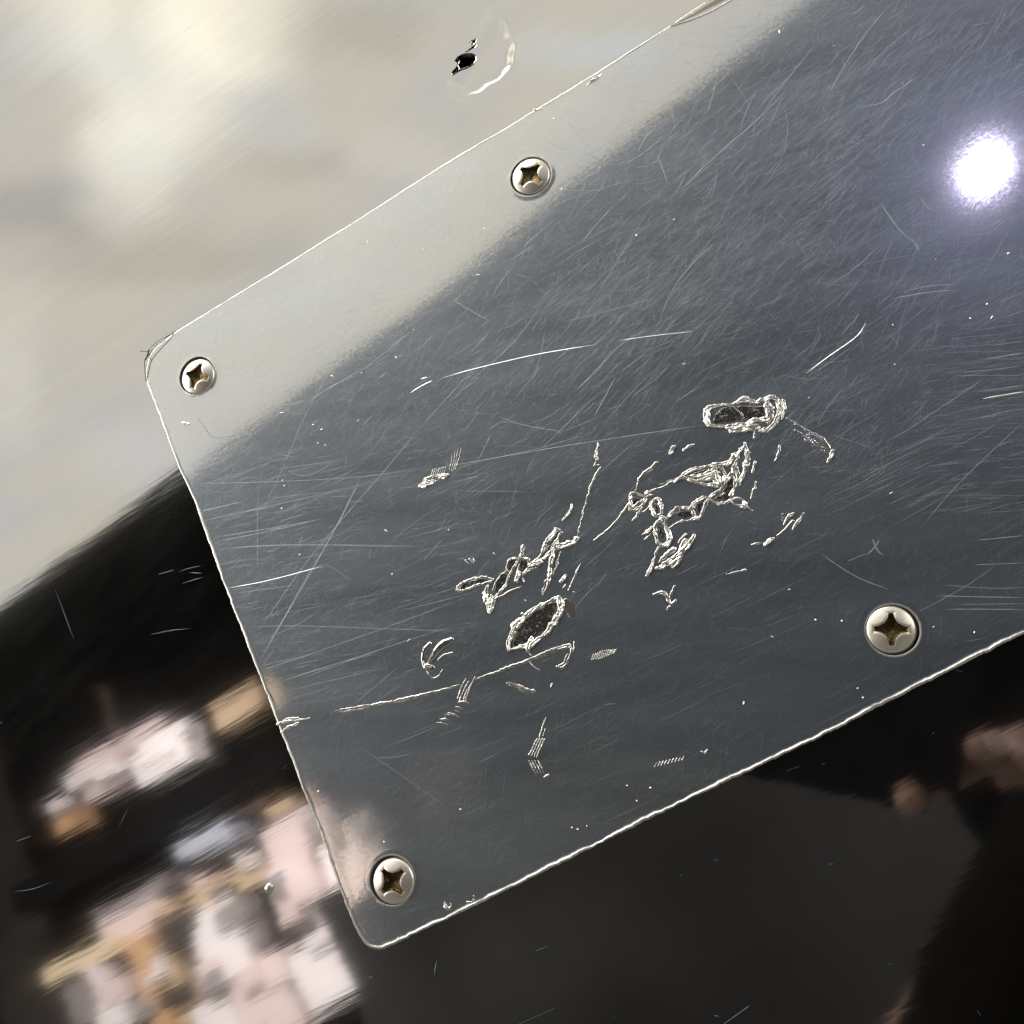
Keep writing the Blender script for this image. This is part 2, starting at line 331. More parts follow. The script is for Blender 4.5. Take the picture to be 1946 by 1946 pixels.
def grid_faces(nx, ny):
    i = np.arange(nx - 1)[:, None] * ny + np.arange(ny - 1)[None]; i = i.ravel()
    return np.stack([i, i + 1, i + ny + 1, i + ny], 1)
def oriented(V, Fc):                            # make the faces look out of the plate
    a, b, c = V[Fc[0, 0]], V[Fc[0, 1]], V[Fc[0, 2]]
    return Fc[:, ::-1] if np.cross(b - a, c - a)[2] < 0 else Fc
def smooth(t): t = np.clip(t, 0, 1); return t * t * (3 - 2 * t)

lo = np.array([-0.24, -0.22]); hi = np.array([0.24, 0.24])
dc = at(893, 100)                               # middle of the dent
x0, x1, y0, y1 = dc[0] - 0.0115, dc[0] + 0.0115, dc[1] - 0.0115, dc[1] + 0.0115
def breaks(l, h, a, b, fine, coarse): return np.r_[np.linspace(l, a, coarse)[:-1], np.linspace(a, b, fine), np.linspace(b, h, coarse)[1:]]
gx = breaks(lo[0], hi[0], x0, x1, 190, 60); gy = breaks(lo[1], hi[1], y0, y1, 190, 60)
A, B = np.meshgrid(gx, gy, indexing='ij')
H = np.zeros_like(A)
ZH = lambda pts: at(*Z(640, 0, 3.864, pts)[:, :2].T)
dent = ZH([(800, 480), (790, 580), (850, 670), (950, 705), (1050, 690), (1130, 620), (1230, 550), (1290, 480), (1300, 360), (1270, 230), (1215, 90), (1080, 60), (1010, 180), (940, 330), (860, 420)])
dent = np.r_[dent, dent[:1]]; dent = chaikin(dent, 3)
Aw = A + (noise2(A, B, 400, 31) - .5) * 0.0007; Bw = B + (noise2(A, B, 400, 32) - .5) * 0.0007
dd, _ = polydist(np.c_[dent, np.ones(len(dent))], Aw, Bw, True); ins = inside(dent, Aw, Bw)
sd = np.where(ins, dd, -dd)
pj = (A - dc[0]) * 0.45 - (B - dc[1]) * 0.89
H += -0.00034 * smooth((sd + 0.0010) / 0.0032) * smooth((pj + 0.0030) / 0.0080)      # pressed in, steep only at its lower right
H += 0.00004 * np.exp(-((sd + 0.0004) / 0.0008) ** 2) * smooth((pj + 0.001) / 0.006)
H += 0.000012 * (noise2(A, B, 420, 5) - 0.5) * smooth((sd + 0.0004) / 0.001)
hole = ZH([(870, 445), (900, 405), (960, 390), (1010, 395), (1022, 425), (1000, 460), (940, 490), (900, 503), (850, 540), (838, 540), (885, 490), (892, 470)])
slit = ZH([(945, 385), (1000, 340), (1030, 318), (1010, 345), (960, 378)]); slit2 = ZH([(980, 320), (990, 300), (1022, 287), (1015, 310), (988, 328)])
hole = chaikin(np.r_[hole, hole[:1]], 2); hm = inside(hole, A, B) | inside(slit, A, B) | inside(slit2, A, B)
H += 0.000012 * np.exp(-(polydist(np.c_[hole, np.ones(len(hole))], A, B, True)[0] / 0.00035) ** 2) * ~hm
H = np.where(hm, -0.004, H)
pm = at(512, 1688); r = np.hypot(A - pm[0], B - pm[1]); H += 0.0004 * np.exp(-(r / 0.0006) ** 2)
V = np.stack([A, B, H], -1).reshape(-1, 3); Fc = oriented(V, grid_faces(len(gx), len(gy)))
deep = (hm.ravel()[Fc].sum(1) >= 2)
sheet = mesh("metal_sheet", V, Fc[~deep], [M_SHEET])
tag(sheet, "large polished metal sheet with a torn dent, lying behind the screwed-on plate", "metal sheet")
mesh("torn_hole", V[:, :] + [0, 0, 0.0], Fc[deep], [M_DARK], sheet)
# pimple of weld spatter
bm = bmesh.new(); bmesh.ops.create_icosphere(bm, subdivisions=3, radius=0.00085)
for v in bm.verts:
    k = 1 + 0.35 * (noise2(v.co.x * 1000, v.co.z * 1000 + v.co.y * 700, 1.2, 3) - 0.5); v.co *= k; v.co.y *= 0.6
me = bpy.data.meshes.new("spatter_bead"); bm.to_mesh(me); bm.free(); me.materials.append(M_RIM)
for p in me.polygons: p.use_smooth = True
o = bpy.data.objects.new("spatter_bead", me); C.objects.link(o); o.location = W(pm[0], pm[1], 0.0002); o.parent = sheet

# ------------------------------------------------------------------ the plate
T = 0.0013
left = [(278, 690), (275, 712), (277.6, 725.6), (297, 777), (316, 825), (332.5, 870.6), (345, 901.6), (372, 960), (403.7, 1061 - 8), (429.6, 1125.5), (460.7, 1203), (499.5, 1301.5), (512.4, 1339),
        (531, 1388), (548.7, 1432.5), (568, 1484), (594, 1546), (611.8, 1592), (624.8, 1636), (646.6, 1692), (662, 1731), (677.6, 1768), (691.6, 1791.4)]
bottom = [(699, 1798), (708.7, 1801.5), (724, 1804), (735, 1801), (761.5, 1788), (839, 1751), (900, 1723), (1000, 1673), (1140, 1604), (1279.5, 1533), (1459.6, 1448.5), (1600, 1380), (1642.7, 1357), (1790, 1282), (1946, 1204.5), (2170, 1090)]
top = [(284, 672), (300, 655), (326, 634), (332, 630), (444, 560), (640, 440), (821, 323.5), (948, 250), (1140, 133), (1271.7, 49), (1349, -2), (1500, -98), (1700, -224), (2170, -520)]
def resample(P, step):
    P = np.asarray(P); d = np.r_[0, np.cumsum(np.hypot(*np.diff(P, axis=0).T))]; n = max(2, int(d[-1] / step) + 1)
    t = np.linspace(0, d[-1], n); return np.stack([np.interp(t, d, P[:, 0]), np.interp(t, d, P[:, 1])], 1)
right = [(2170, 1090), (2170, -520)]
loop = left + bottom[:] + right[1:] + top[::-1][1:]     # anticlockwise on the picture, starting at the upper left
L2 = at(*np.array(loop, float).T, c=T)
L2 = chaikin(np.r_[L2, L2[:1]], 1)[:-1]
loopf = resample(np.r_[L2, L2[:1]], 0.00016)[:-1]
nL = len(loopf)
tan = np.roll(loopf, -3, 0) - np.roll(loopf, 3, 0); tan /= np.linalg.norm(tan, axis=1)[:, None]
area2 = np.sum(loopf[:, 0] * np.roll(loopf[:, 1], -1) - loopf[:, 1] * np.roll(loopf[:, 0], -1))
inn = np.stack([-tan[:, 1], tan[:, 0]], 1) * (1 if area2 > 0 else -1)
# which edge a point lies on: the lower edge faces down, the left one left, the top one up
isbot = smooth((inn[:, 1] - 0.55) / 0.35); istop = smooth((-inn[:, 1] - 0.55) / 0.35); isleft = np.clip(1 - isbot - istop, 0, 1)
s_ = np.arange(nL) * 0.00016
def n1(sc, seed): return noise2(s_, np.zeros(nL), sc, seed)
jag = (n1(900, 1) - 0.5) * 0.00016 + (n1(2600, 2) - 0.5) * 0.00010
jag *= isbot * 1.3 + isleft * 0.9 + istop * 0.4
loopf = loopf + inn * jag[:, None]
ang = np.arctan2(inn[:, 1], inn[:, 0])
# tilt of the plate's skin near its left edge and lower left corner
LE = at(*np.array(left, float).T, c=T); LE3 = np.c_[LE, np.ones(len(LE))]
BC = at(700, 1800, c=T); TE = at(640, 440, c=T); _t = at(1140, 133, c=T) - TE; _t = _t / np.linalg.norm(_t); TN = np.array([-_t[1], _t[0]]); TC = at(690, 600, c=T)[0]
def warp(a, b):
    d, _ = polydist(LE3, a, b)
    z = -0.00007 * np.exp(-d / 0.004)
    rr = np.hypot(a - BC[0], b - BC[1]); z += 0.00020 * np.exp(-(rr / 0.0125) ** 2)
    dt = -((a - TE[0]) * TN[0] + (b - TE[1]) * TN[1]); z += -0.00030 * np.clip((0.036 - dt) / 0.036, 0, 1.2) ** 2 * np.exp(-((a - TC) / 0.034) ** 2)
    z += 0.00010 * (noise2(a, b, 22, 8) - 0.5)
    return z
def inset(d): return loopf + inn * d
hump = (isbot * 0.00019 + istop * 0.00002 + isleft * 0.00003) * (0.55 + 0.9 * n1(420, 4))
wid = isbot * 0.00052 + istop * 0.00034 + isleft * 0.00058
wid = wid * (0.65 + 0.7 * n1(300, 6))
rows = [(1.7, 0.000004), (1.0, 0.000004), (0.72, 0.75), (0.50, 1.0), (0.30, 0.62), (0.10, -0.1), (0.0, -0.9)]
fil = [0, 0, 0.02, 0.10, 0.26, 0.60, 1.0]
V = []
for k, (f, hgt) in enumerate(rows):
    P = loopf + inn * (wid * f)[:, None]
    z = T + warp(P[:, 0], P[:, 1]) + (hump * hgt - fil[k] * (1 - isbot) * 0.00026 * (0.10 + 1.1 * smooth((n1(140, 9) - .25) / .5)) * (.6 + .8 * n1(900, 12)) if k > 1 else hgt)
    V.append(np.c_[P, z])
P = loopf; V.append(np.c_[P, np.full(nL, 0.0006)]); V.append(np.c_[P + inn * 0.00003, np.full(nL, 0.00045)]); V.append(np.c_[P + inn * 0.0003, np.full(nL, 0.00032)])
nr = len(V); V = np.concatenate(V)
i = np.arange(nL); j = (i + 1) % nL
SK = np.concatenate([np.stack([k * nL + i, k * nL + j, (k + 1) * nL + j, (k + 1) * nL + i], 1) for k in range(nr - 1)])
mis = np.repeat([0, 1, 1, 1, 1, 1, 2, 2, 2][:nr - 1], nL)  # last rows dark: contact shade painted on the plate's side
# Coons patch over the inside
ib = loopf + inn * (wid * 1.3)[:, None]
def idx(p): return int(np.argmin(np.hypot(*(loopf - at(*p, c=T)).T)))
k0, k1, k2, k3 = idx((279, 682)), idx((703, 1799)), idx((2170, 1090)), idx((2170, -520))
def arc(a, b, n):
    q = ib[a:b + 1] if b > a else np.r_[ib[a:], ib[:b + 1]]
    d = np.r_[0, np.cumsum(np.hypot(*np.diff(q, axis=0).T))]; t = np.linspace(0, d[-1], n)
    return np.stack([np.interp(t, d, q[:, 0]), np.interp(t, d, q[:, 1])], 1)
NU, NV = 420, 300
cl = arc(k0, k1, NV); cb = arc(k1, k2, NU); cr = arc(k2, k3, NV)[::-1]; ct = arc(k3, k0, NU)[::-1]
u = np.linspace(0, 1, NU)[:, None, None]; v = np.linspace(0, 1, NV)[None, :, None]
S = (1 - v) * ct[:, None] + v * cb[:, None] + (1 - u) * cl[None] + u * cr[None] - ((1 - u) * (1 - v) * ct[0] + u * (1 - v) * ct[-1] + (1 - u) * v * cb[0] + u * v * cb[-1])
pa, pb = S[..., 0].ravel(), S[..., 1].ravel()
VP = np.c_[pa, pb, T + warp(pa, pb)]
FP = oriented(VP, grid_faces(NU, NV))
SCREWS = [(372.5, 713.5, 0.0083, -0.76, (-0.16, 0.40)), (1007.5, 331.5, 0.0083, 0.37, (-0.10, 0.10)), (745.5, 1675.5, 0.0084, 0.33, (-0.28, 0.28)), (1694, 1195.5, 0.0083, -0.50, (0.22, -0.22))]
sc_pos = [at(x, y, c=T + 0.0008) for x, y, *_ in SCREWS]
ctr = VP[FP].mean(1); keep = np.ones(len(FP), bool)
for p, (_x, _y, dia, _r, off) in zip(sc_pos, SCREWS):
    q = p + np.array(off) * 0.001; keep &= np.hypot(ctr[:, 0] - q[0], ctr[:, 1] - q[1]) > dia / 2 + 0.0003
FP = FP[keep]
SKo = SK + len(VP)
if np.cross(V[SK[0, 1]] - V[SK[0, 0]], V[SK[0, 2]] - V[SK[0, 0]])[2] < 0: SKo = SKo[:, ::-1]
plate = mesh("cover_plate", np.r_[VP, V], np.r_[FP, SKo], [M_PLATE, M_RIM, M_GRIME_SHADE], mi=np.r_[np.zeros(len(FP)), mis])
tag(plate, "scratched and gouged metal plate held to the sheet by four cross-head screws", "metal plate")

# ------------------------------------------------------------------ screws: head > cross recess, sunk in a screw hole
RH = 0.0040; n = 131; g = np.linspace(-RH * 1.02, RH * 1.02, n)
X, Y = np.meshgrid(g, g, indexing='ij'); r = np.hypot(X, Y)
edge = smooth((RH - r) / 0.00055)
Hh = -0.0010 + 0.0010 * np.sqrt(np.clip(edge, 0, 1)) + 0.00105 * np.clip(1 - (r / RH) ** 2, 0, 1)
arm = 0.00255
def cross_d(X, Y):                              # <0 inside the cross; the arms flare into a star
    ax_, ay_ = np.abs(X), np.abs(Y); lx, ly = np.maximum(ax_, ay_), np.minimum(ax_, ay_)
    half = 0.00040 + 0.00056 * np.clip((arm - lx) / (arm - 0.0011), 0, 1) ** 2.4
    return np.maximum(ly - half, lx - arm)
cd = cross_d(X, Y)
Hh += -0.00009 * np.exp(-(cd / 0.00022) ** 2) * (cd > -0.0001)
Hr = Hh - smooth(-cd / 0.00022) * (0.0007 + 0.0009 * np.clip(1 - r / arm, 0, 1))
Vh = np.stack([X, Y, np.where(cd < 0, Hr, Hh)], -1).reshape(-1, 3)
Fh = oriented(Vh, grid_faces(n, n)); rc = r.ravel()[Fh].max(1) <= RH * 1.0
cdf = cd.ravel()[Fh].mean(1)
def sub(Fx):
    us, inv = np.unique(Fx, return_inverse=True); return Vh[us], inv.reshape(Fx.shape)
proto = None
def funnel(dia):
    ns = 96; th = np.linspace(0, 2 * math.pi, ns, endpoint=False); Vf = []
    for rad, z in ((dia / 2 + 0.0011, 0.000012), (dia / 2 + 0.00030, 0.000013), (dia / 2 + 0.00014, 0.00003), (dia / 2 - 0.00004, 0.00003), (dia / 2 - 0.0005, -0.0011)):
        Vf.append(np.c_[np.cos(th) * rad, np.sin(th) * rad, np.full(ns, z)])
    k = np.arange(ns); kk = (k + 1) % ns
    Ff = np.concatenate([np.stack([l * ns + k, l * ns + kk, (l + 1) * ns + kk, (l + 1) * ns + k], 1) for l in range(4)])[:, ::-1]
    Vf = np.concatenate(Vf); return Vf, Ff
for p, (_x, _y, dia, ang_, off) in zip(sc_pos, SCREWS):
    z = T + float(warp(np.array([p[0]]), np.array([p[1]]))[0])
    if proto is None:
        hv, hf = sub(Fh[rc & (cdf >= 0)]); rv, rf = sub(Fh[rc & (cdf < 0)])
        head = mesh("screw", hv, hf, [M_SCREW], plate); rec = mesh("cross_recess", rv, rf, [M_RECESS], head)
        fv, ff = funnel(0.0080); rim = mesh("screw_hole", fv, ff, [M_PLATE, M_RIM, M_GRIME_SHADE], plate, mi=np.repeat([0, 1, 1, 2], 96))  # innermost ring dark: shade of the gap painted on
        proto = (head, rec, rim)
        mesh_holes = rim
    else:
        head = proto[0].copy(); rec = proto[1].copy(); rim = proto[2].copy()
        for o in (head, rec, rim): C.objects.link(o)
        rec.parent = head
    k = dia / 0.0080
    head.location = W(p[0], p[1], z + 0.00005); head.rotation_euler = (0, -ang_, 0); head.scale = (k, 1, k)
    rim.location = W(p[0] + off[0] * 0.001, p[1] + off[1] * 0.001, z); rim.scale = (k, 1, k)
# ------------------------------------------------------------------ gouges torn into the plate
KPX = 8.0e-3 / 88.0                             # metres per photo pixel on the plate, about
class Gouge:
    def __init__(s, ox, oy, sc, dull=0.0): s.o = (ox, oy, sc); s.r = []; s.f = []; s.dull = dull
    def ridge(s, pts, w, closed=False, h=1.0):
        q = Z(*s.o, pts)[:, :2]; p = at(q[:, 0], q[:, 1], c=T); n = len(p)
        ww = np.interp(np.linspace(0, 1, n), np.linspace(0, 1, len(w)), w) if hasattr(w, '__len__') else np.full(n, w)
        P = np.c_[p, ww / s.o[2] * KPX / 2]
        if n > 2:
            a = P
            for _ in range(2):
                if closed:
                    b = np.roll(a, -1, 0); a = np.stack([a * .75 + b * .25, a * .25 + b * .75], 1).reshape(-1, 3)
                else:
                    q = np.stack([a[:-1] * .75 + a[1:] * .25, a[:-1] * .25 + a[1:] * .75], 1).reshape(-1, 3); a = np.r_[a[:1], q, a[-1:]]
            P = a
        s.r.append((P, closed, h)); return s
    def floor(s, pts):
        q = Z(*s.o, pts)[:, :2]; s.f.append(at(q[:, 0], q[:, 1], c=T)); return s
    def build(s, seed, name="gouge", step=0.000055):
        allp = np.concatenate([r[0][:, :2] for r in s.r] + s.f); mw = max([r[0][:, 2].max() for r in s.r] + [1e-4])
        l = allp.min(0) - mw * 1.6; h = allp.max(0) + mw * 1.6
        X = np.arange(l[0], h[0], step); Y = np.arange(l[1], h[1], step); A, B = np.meshgrid(X, Y, indexing='ij')
        nz = max(0.0, 1 - 1.3 * s.dull)
        nz *= float(np.clip(mw / 0.00022, 0.15, 1)); wx = (noise2(A, B, 2000, seed) - .5) * 0.00030 * (.3 + .7 * nz) * float(np.clip(mw / 0.0002, .2, 1)) + (noise2(A, B, 7000, seed + 3) - .5) * 0.00003 * nz
        wy = (noise2(A, B, 2000, seed + 1) - .5) * 0.00030 * (.3 + .7 * nz) * float(np.clip(mw / 0.0002, .2, 1)) + (noise2(A, B, 7000, seed + 4) - .5) * 0.00003 * nz
        A2, B2 = A + wx, B + wy
        Hm = np.full(A.shape, -1.0); torn = np.zeros(A.shape)
        n_w = noise2(A, B, 1100, seed + 9); n_a = noise2(A, B, 2400, seed + 5); n_b = noise2(A, B, 7000, seed + 6); n_c = noise2(A * 0.6 + B, B * 0.6 - A, 3800, seed + 7)
        for f in s.f:
            d, _ = polydist(np.c_[f, np.ones(len(f))], A2, B2, True); ins = inside(f, A2, B2)
            fl_ = 0.000012 + 0.00005 * (n_a - 0.5) * smooth(d / 0.0002)
            Hm = np.where(ins, np.maximum(fl_, 0.000006), Hm); torn = np.where(ins, 0.16 + 0.6 * smooth((n_c - 0.62) / 0.12) * smooth((n_a - .35) / .2), torn)
        for P, cl, hk in s.r:
            sel = (A > P[:, 0].min() - mw * 2) & (A < P[:, 0].max() + mw * 2) & (B > P[:, 1].min() - mw * 2) & (B < P[:, 1].max() + mw * 2)
            d, rw = polydist(P, A2[sel], B2[sel], cl); rw = np.maximum(rw * (1.22 + nz * 1.1 * (n_w[sel] - .5)), 0.00005)
            t = np.clip(1 - (d / rw) ** 2, 0, 1)
            hh = 0.62 * hk * np.minimum(rw, 0.0005) * t ** 0.75 * (0.95 + nz * (0.9 * (n_w[sel] - .5) + 0.6 * (n_a[sel] - .5) + 0.07 * (np.abs(2 * n_c[sel] - 1) - .5)))
            hh *= 0.80 + (.25 + .75 * nz) * 0.34 * np.cos(6.5 * d / rw + 3.5 * n_w[sel])
            cur = Hm[sel]; up = (t > 0) & (hh > cur); cur[up] = hh[up]; Hm[sel] = cur
            tt = torn[sel]; tt[up] = 1.0 - s.dull; torn[sel] = tt
        V = np.stack([A, B, T + warp(A, B) + np.maximum(Hm, -0.00003) - 0.000003 + 0.000006 * (Hm > 0)], -1).reshape(-1, 3)
        Fc = oriented(V, grid_faces(*A.shape)); k = (Hm.ravel()[Fc] > 0).any(1); Fc = Fc[k]
        us, inv = np.unique(Fc, return_inverse=True)
        return mesh(name, V[us], inv.reshape(Fc.shape), [M_TORN], plate, attr=('torn', torn.ravel()[us]))
GA = lambda d=0.0: Gouge(760, 800, 4.83, d)
GB = lambda d=0.0: Gouge(1110, 800, 4.83, d)
GC_ = lambda d=0.0: Gouge(1240, 700, 4.83, d)
GD = lambda d=0.0: Gouge(760, 1100, 4.83, d)
gl = []
# --- left group
gl.append(GA().ridge([(190, 595), (250, 530), (340, 500), (440, 495)], [30, 34, 24, 18]).ridge([(195, 600), (260, 580), (340, 545), (430, 505)], [40, 30, 26, 16]).ridge([(240, 560), (330, 530), (400, 515)], 40, h=.7))
gl.append(GA().ridge([(1825, 190), (1812, 260), (1800, 310), (1812, 360), (1780, 410)], [5, 14, 34, 18, 8]).ridge([(1790, 405), (1825, 405)], 12))
gl.append(GA().ridge([(1845, 430), (1800, 490), (1770, 550), (1735, 650), (1700, 770), (1665, 900), (1640, 1010), (1630, 1040)], [9, 16, 24, 11, 10, 10, 8, 5]))
gl.append(GA().ridge([(1580, 770), (1560, 840), (1530, 880), (1495, 912)], [14, 20, 22, 10]))
gl.append(GA().ridge([(1440, 1000), (1375, 1070), (1325, 1150), (1300, 1230), (1250, 1290), (1200, 1325)], [46, 40, 26, 20, 28, 30])
  .ridge([(1485, 1020), (1440, 1100), (1390, 1190), (1330, 1250), (1260, 1310)], [22, 30, 24, 26, 30])
  .ridge([(1450, 1150), (1530, 1135), (1590, 1110), (1625, 1085)], [50, 38, 34, 40], h=.8)
  .ridge([(1410, 1190), (1395, 1260), (1380, 1370), (1375, 1460), (1340, 1550), (1310, 1600)], [30, 34, 30, 34, 20, 8])
  .ridge([(1475, 1200), (1445, 1310), (1405, 1430)], [12, 16, 8]).ridge([(1340, 1460), (1325, 1510), (1310, 1570)], 9).floor([(1350, 1150), (1380, 1140), (1365, 1190), (1340, 1200)]))
gl.append(GA().floor([(985, 1330), (1015, 1275), (1058, 1270), (1035, 1330), (1000, 1390)]).floor([(1112, 1275), (1170, 1265), (1180, 1330), (1150, 1395), (1100, 1400), (1092, 1320)]).floor([(930, 1400), (985, 1410), (958, 1500), (900, 1565), (862, 1570), (890, 1470)])
  .ridge([(1060, 1258), (1000, 1275), (978, 1330), (985, 1390), (930, 1400), (885, 1470), (845, 1560)], [20, 24, 14, 14, 10, 14, 10])
  .ridge([(1130, 1150), (1105, 1230), (1070, 1310), (1030, 1370), (1000, 1430), (970, 1510), (920, 1560), (885, 1630)], [14, 18, 18, 24, 20, 20, 24, 16])
  .ridge([(1110, 1260), (1180, 1255), (1190, 1330), (1150, 1395), (1125, 1420), (1140, 1480)], [16, 20, 16, 22, 22, 8])
  .ridge([(1095, 1320), (1085, 1390), (1075, 1460)], [14, 34, 36]).ridge([(1180, 1325), (1240, 1310), (1290, 1290)], [30, 38, 34]).ridge([(1170, 1370), (1240, 1352)], [26, 16])
  .ridge([(1115, 1190), (1120, 1150), (1135, 1138), (1147, 1165), (1130, 1230)], 9))
gl.append(GA().floor([(540, 1535), (590, 1495), (680, 1460), (760, 1445), (830, 1455), (760, 1480), (660, 1515), (580, 1550)])
  .ridge([(520, 1535), (560, 1490), (640, 1452), (750, 1430), (830, 1440), (868, 1465), (800, 1483), (700, 1508), (600, 1552), (540, 1562)], [22, 18, 16, 14, 14, 10, 16, 18, 16, 20], True))
gl.append(GA().ridge([(800, 1520), (785, 1590), (805, 1690), (825, 1755)], [22, 40, 30, 20]).ridge([(885, 1610), (860, 1680), (825, 1755)], [20, 26, 18]).ridge([(840, 1610), (835, 1700)], 34, h=.7).ridge([(770, 1575), (800, 1600)], 24))
gl.append(GA(.5).ridge([(890, 1640), (1000, 1580), (1110, 1525)], [34, 30, 16], h=.25))
gl.append(GA().ridge([(1525, 1420), (1500, 1440), (1475, 1475)], [22, 30, 18]))
gl.append(GA().ridge([(1660, 1305), (1600, 1440), (1550, 1550)], [6, 20, 12])); gl.append(GA().ridge([(1520, 1500), (1500, 1530)], 10))
gl.append(GA().ridge([(600, 1280), (630, 1310)], 14)); gl.append(GA().ridge([(640, 1268), (670, 1300)], 16)); gl.append(GA(.4).ridge([(675, 1265), (690, 1290)], 12))
# --- big lower hole, long groove, droplet, chatter marks
gl.append(GD().floor([(1040, 620), (1045, 520), (1110, 400), (1240, 300), (1400, 210), (1440, 210), (1420, 290), (1390, 380), (1330, 460), (1230, 540), (1140, 590), (1080, 630)])
  .ridge([(1000, 650), (990, 590), (1030, 520), (1060, 430), (1120, 370), (1190, 310), (1245, 270), (1330, 225), (1420, 178), (1460, 175)], [22, 30, 46, 60, 44, 26, 30, 22, 20, 26])
  .ridge([(1460, 175), (1485, 230), (1465, 310), (1430, 380), (1390, 430), (1340, 500), (1265, 560), (1215, 600)], [40, 60, 44, 50, 44, 30, 24, 40])
  .ridge([(1215, 540), (1195, 600), (1170, 640), (1195, 700)], [30, 60, 44, 12]).ridge([(1000, 650), (1060, 640), (1110, 620), (1160, 620)], [14, 14, 16, 40]).ridge([(1055, 560), (1070, 470), (1130, 420)], [16, 20, 8], h=.5)
  .ridge([(1110, 325), (1130, 320)], 14).ridge([(1345, 520), (1340, 490)], 12).ridge([(1380, 500), (1370, 470)], 14))
gl.append(GD(.55).ridge([(1530, 205), (1560, 260), (1575, 330)], [50, 90, 50], h=.2))
gl.append(GD(.7).ridge([(215, 800), (207, 720), (232, 640), (275, 595)], [14, 26, 38, 30], h=.9).ridge([(265, 770), (320, 680), (390, 600), (475, 560)], [24, 48, 64, 40], h=.9).ridge([(245, 835), (262, 885), (310, 920), (365, 885), (390, 835)], 10).ridge([(245, 810), (290, 820)], 56, h=.9)
  .ridge([(350, 745), (380, 715), (420, 690), (480, 680)], 14))
gl.append(GD(.32).ridge([(-590, 1210), (-400, 1180), (-200, 1150), (0, 1120), (150, 1085), (400, 1020), (555, 970)], [10, 16, 24, 34, 26, 20, 10], h=.36).ridge([(-560, 1225), (-400, 1205), (-280, 1180)], [4, 16, 4], h=.3).ridge([(-160, 1165), (60, 1110), (200, 1080)], [4, 22, 4], h=.25))
gl.append(GD(.4).ridge([(690, 920), (800, 885), (900, 850), (1050, 795), (1190, 745), (1290, 705), (1400, 665), (1500, 635), (1560, 632)], [8, 12, 18, 24, 18, 24, 28, 22, 12], h=.45).ridge([(1150, 750), (1300, 685), (1450, 625), (1555, 600)], [6, 10, 12, 10], h=.6)
  .ridge([(1555, 602), (1580, 650), (1560, 720), (1520, 800), (1480, 830), (1440, 808)], [10, 14, 18, 22, 22, 14]).ridge([(1598, 580), (1595, 660), (1560, 750)], 8).ridge([(1540, 700), (1500, 780), (1460, 800)], 14))
gl.append(GD().ridge([(1190, 760), (1230, 812), (1280, 835)], [6, 12, 6]))
for k, (a, b) in enumerate([((605, 915), (530, 1095)), ((632, 940), (548, 1120)), ((650, 965), (590, 1100)), ((690, 900), (605, 1110))]): gl.append(GD().ridge([a, ((a[0] + b[0]) / 2 - 6, (a[1] + b[1]) / 2), b], [8, 15, 10]))
gl.append(GD(.3).ridge([(540, 1130), (600, 1125), (640, 1150)], [6, 16, 5]))
for a, b, w_ in [((505, 1175), (580, 1205), 18), ((430, 1235), (525, 1258), 24), ((500, 1210), (560, 1235), 12), ((365, 1290), (450, 1300), 20), ((335, 1320), (440, 1345), 12), ((405, 1250), (545, 1268), 9)]: gl.append(GD(.35).ridge([a, ((a[0] + b[0]) / 2, (a[1] + b[1]) / 2 - 8), b], [5, w_, 6], h=.6))
gl.append(GD(.25).ridge([(985, 955), (1070, 975), (1140, 1030), (1225, 1030)], [14, 34, 44, 22], h=.4).ridge([(1010, 975), (1100, 1010), (1150, 1045)], 10))
gl.append(GD().ridge([(1340, 1275), (1310, 1360), (1280, 1460)], [8, 12, 8])); gl.append(GD().ridge([(1325, 1300), (1300, 1380), (1282, 1440)], 7)); gl.append(GD(.3).ridge([(1335, 1380), (1315, 1440)], 8))
for k in range(4): gl.append(GD().ridge([(1258 + 24 * k, 1472), (1225 + 24 * k, 1540), (1185 + 24 * k, 1615 + 6 * k)], [12, 11, 8]))
for k in range(4): gl.append(GD(.3).ridge([(1185 + 28 * k, 1668), (1210 + 28 * k, 1730), (1245 + 26 * k, 1790 - 3 * k)], [6, 10, 6]))
gl.append(GD().ridge([(1320, 1818), (1362, 1800)], [8, 16]))
for k in range(13):
    t = k / 12; x_, y_ = 1126 + 43 * t, 1249 - 11 * t; e = 1 - abs(t - .4) * .9
    gl.append(Gouge(0, 0, 1).ridge([(x_ - 2, y_ + 7 * e), (x_ + 2.5, y_ - 8 * e)], [1.7, 1.5]))
for k in range(9):
    t = k / 8; x_, y_ = 1246 + 52 * t, 1453 - 12 * t
    gl.append(Gouge(0, 0, 1).ridge([(x_ - 1.5, y_ + 3.2), (x_ + 1.5, y_ - 3.2)], [2.4 if k > 1 else 1.3, 1.6]))
gl.append(Gouge(0, 0, 1).ridge([(1334, 1428), (1340, 1432), (1344, 1426)], 3))
for a, b in [((455, 440), (478, 310)), ((472, 455), (508, 260)), ((488, 458), (532, 250)), ((505, 450), (560, 250))]: gl.append(GA(.2).ridge([a, (a[0] * .45 + b[0] * .55 + 8, (a[1] + b[1]) / 2), b], [7, 9, 5]))
for k in range(7): gl.append(GA(.3).ridge([(290 + 20 * k, 490 - 3 * k), (305 + 19 * k, 450 - 4 * k)], 9, h=.7))
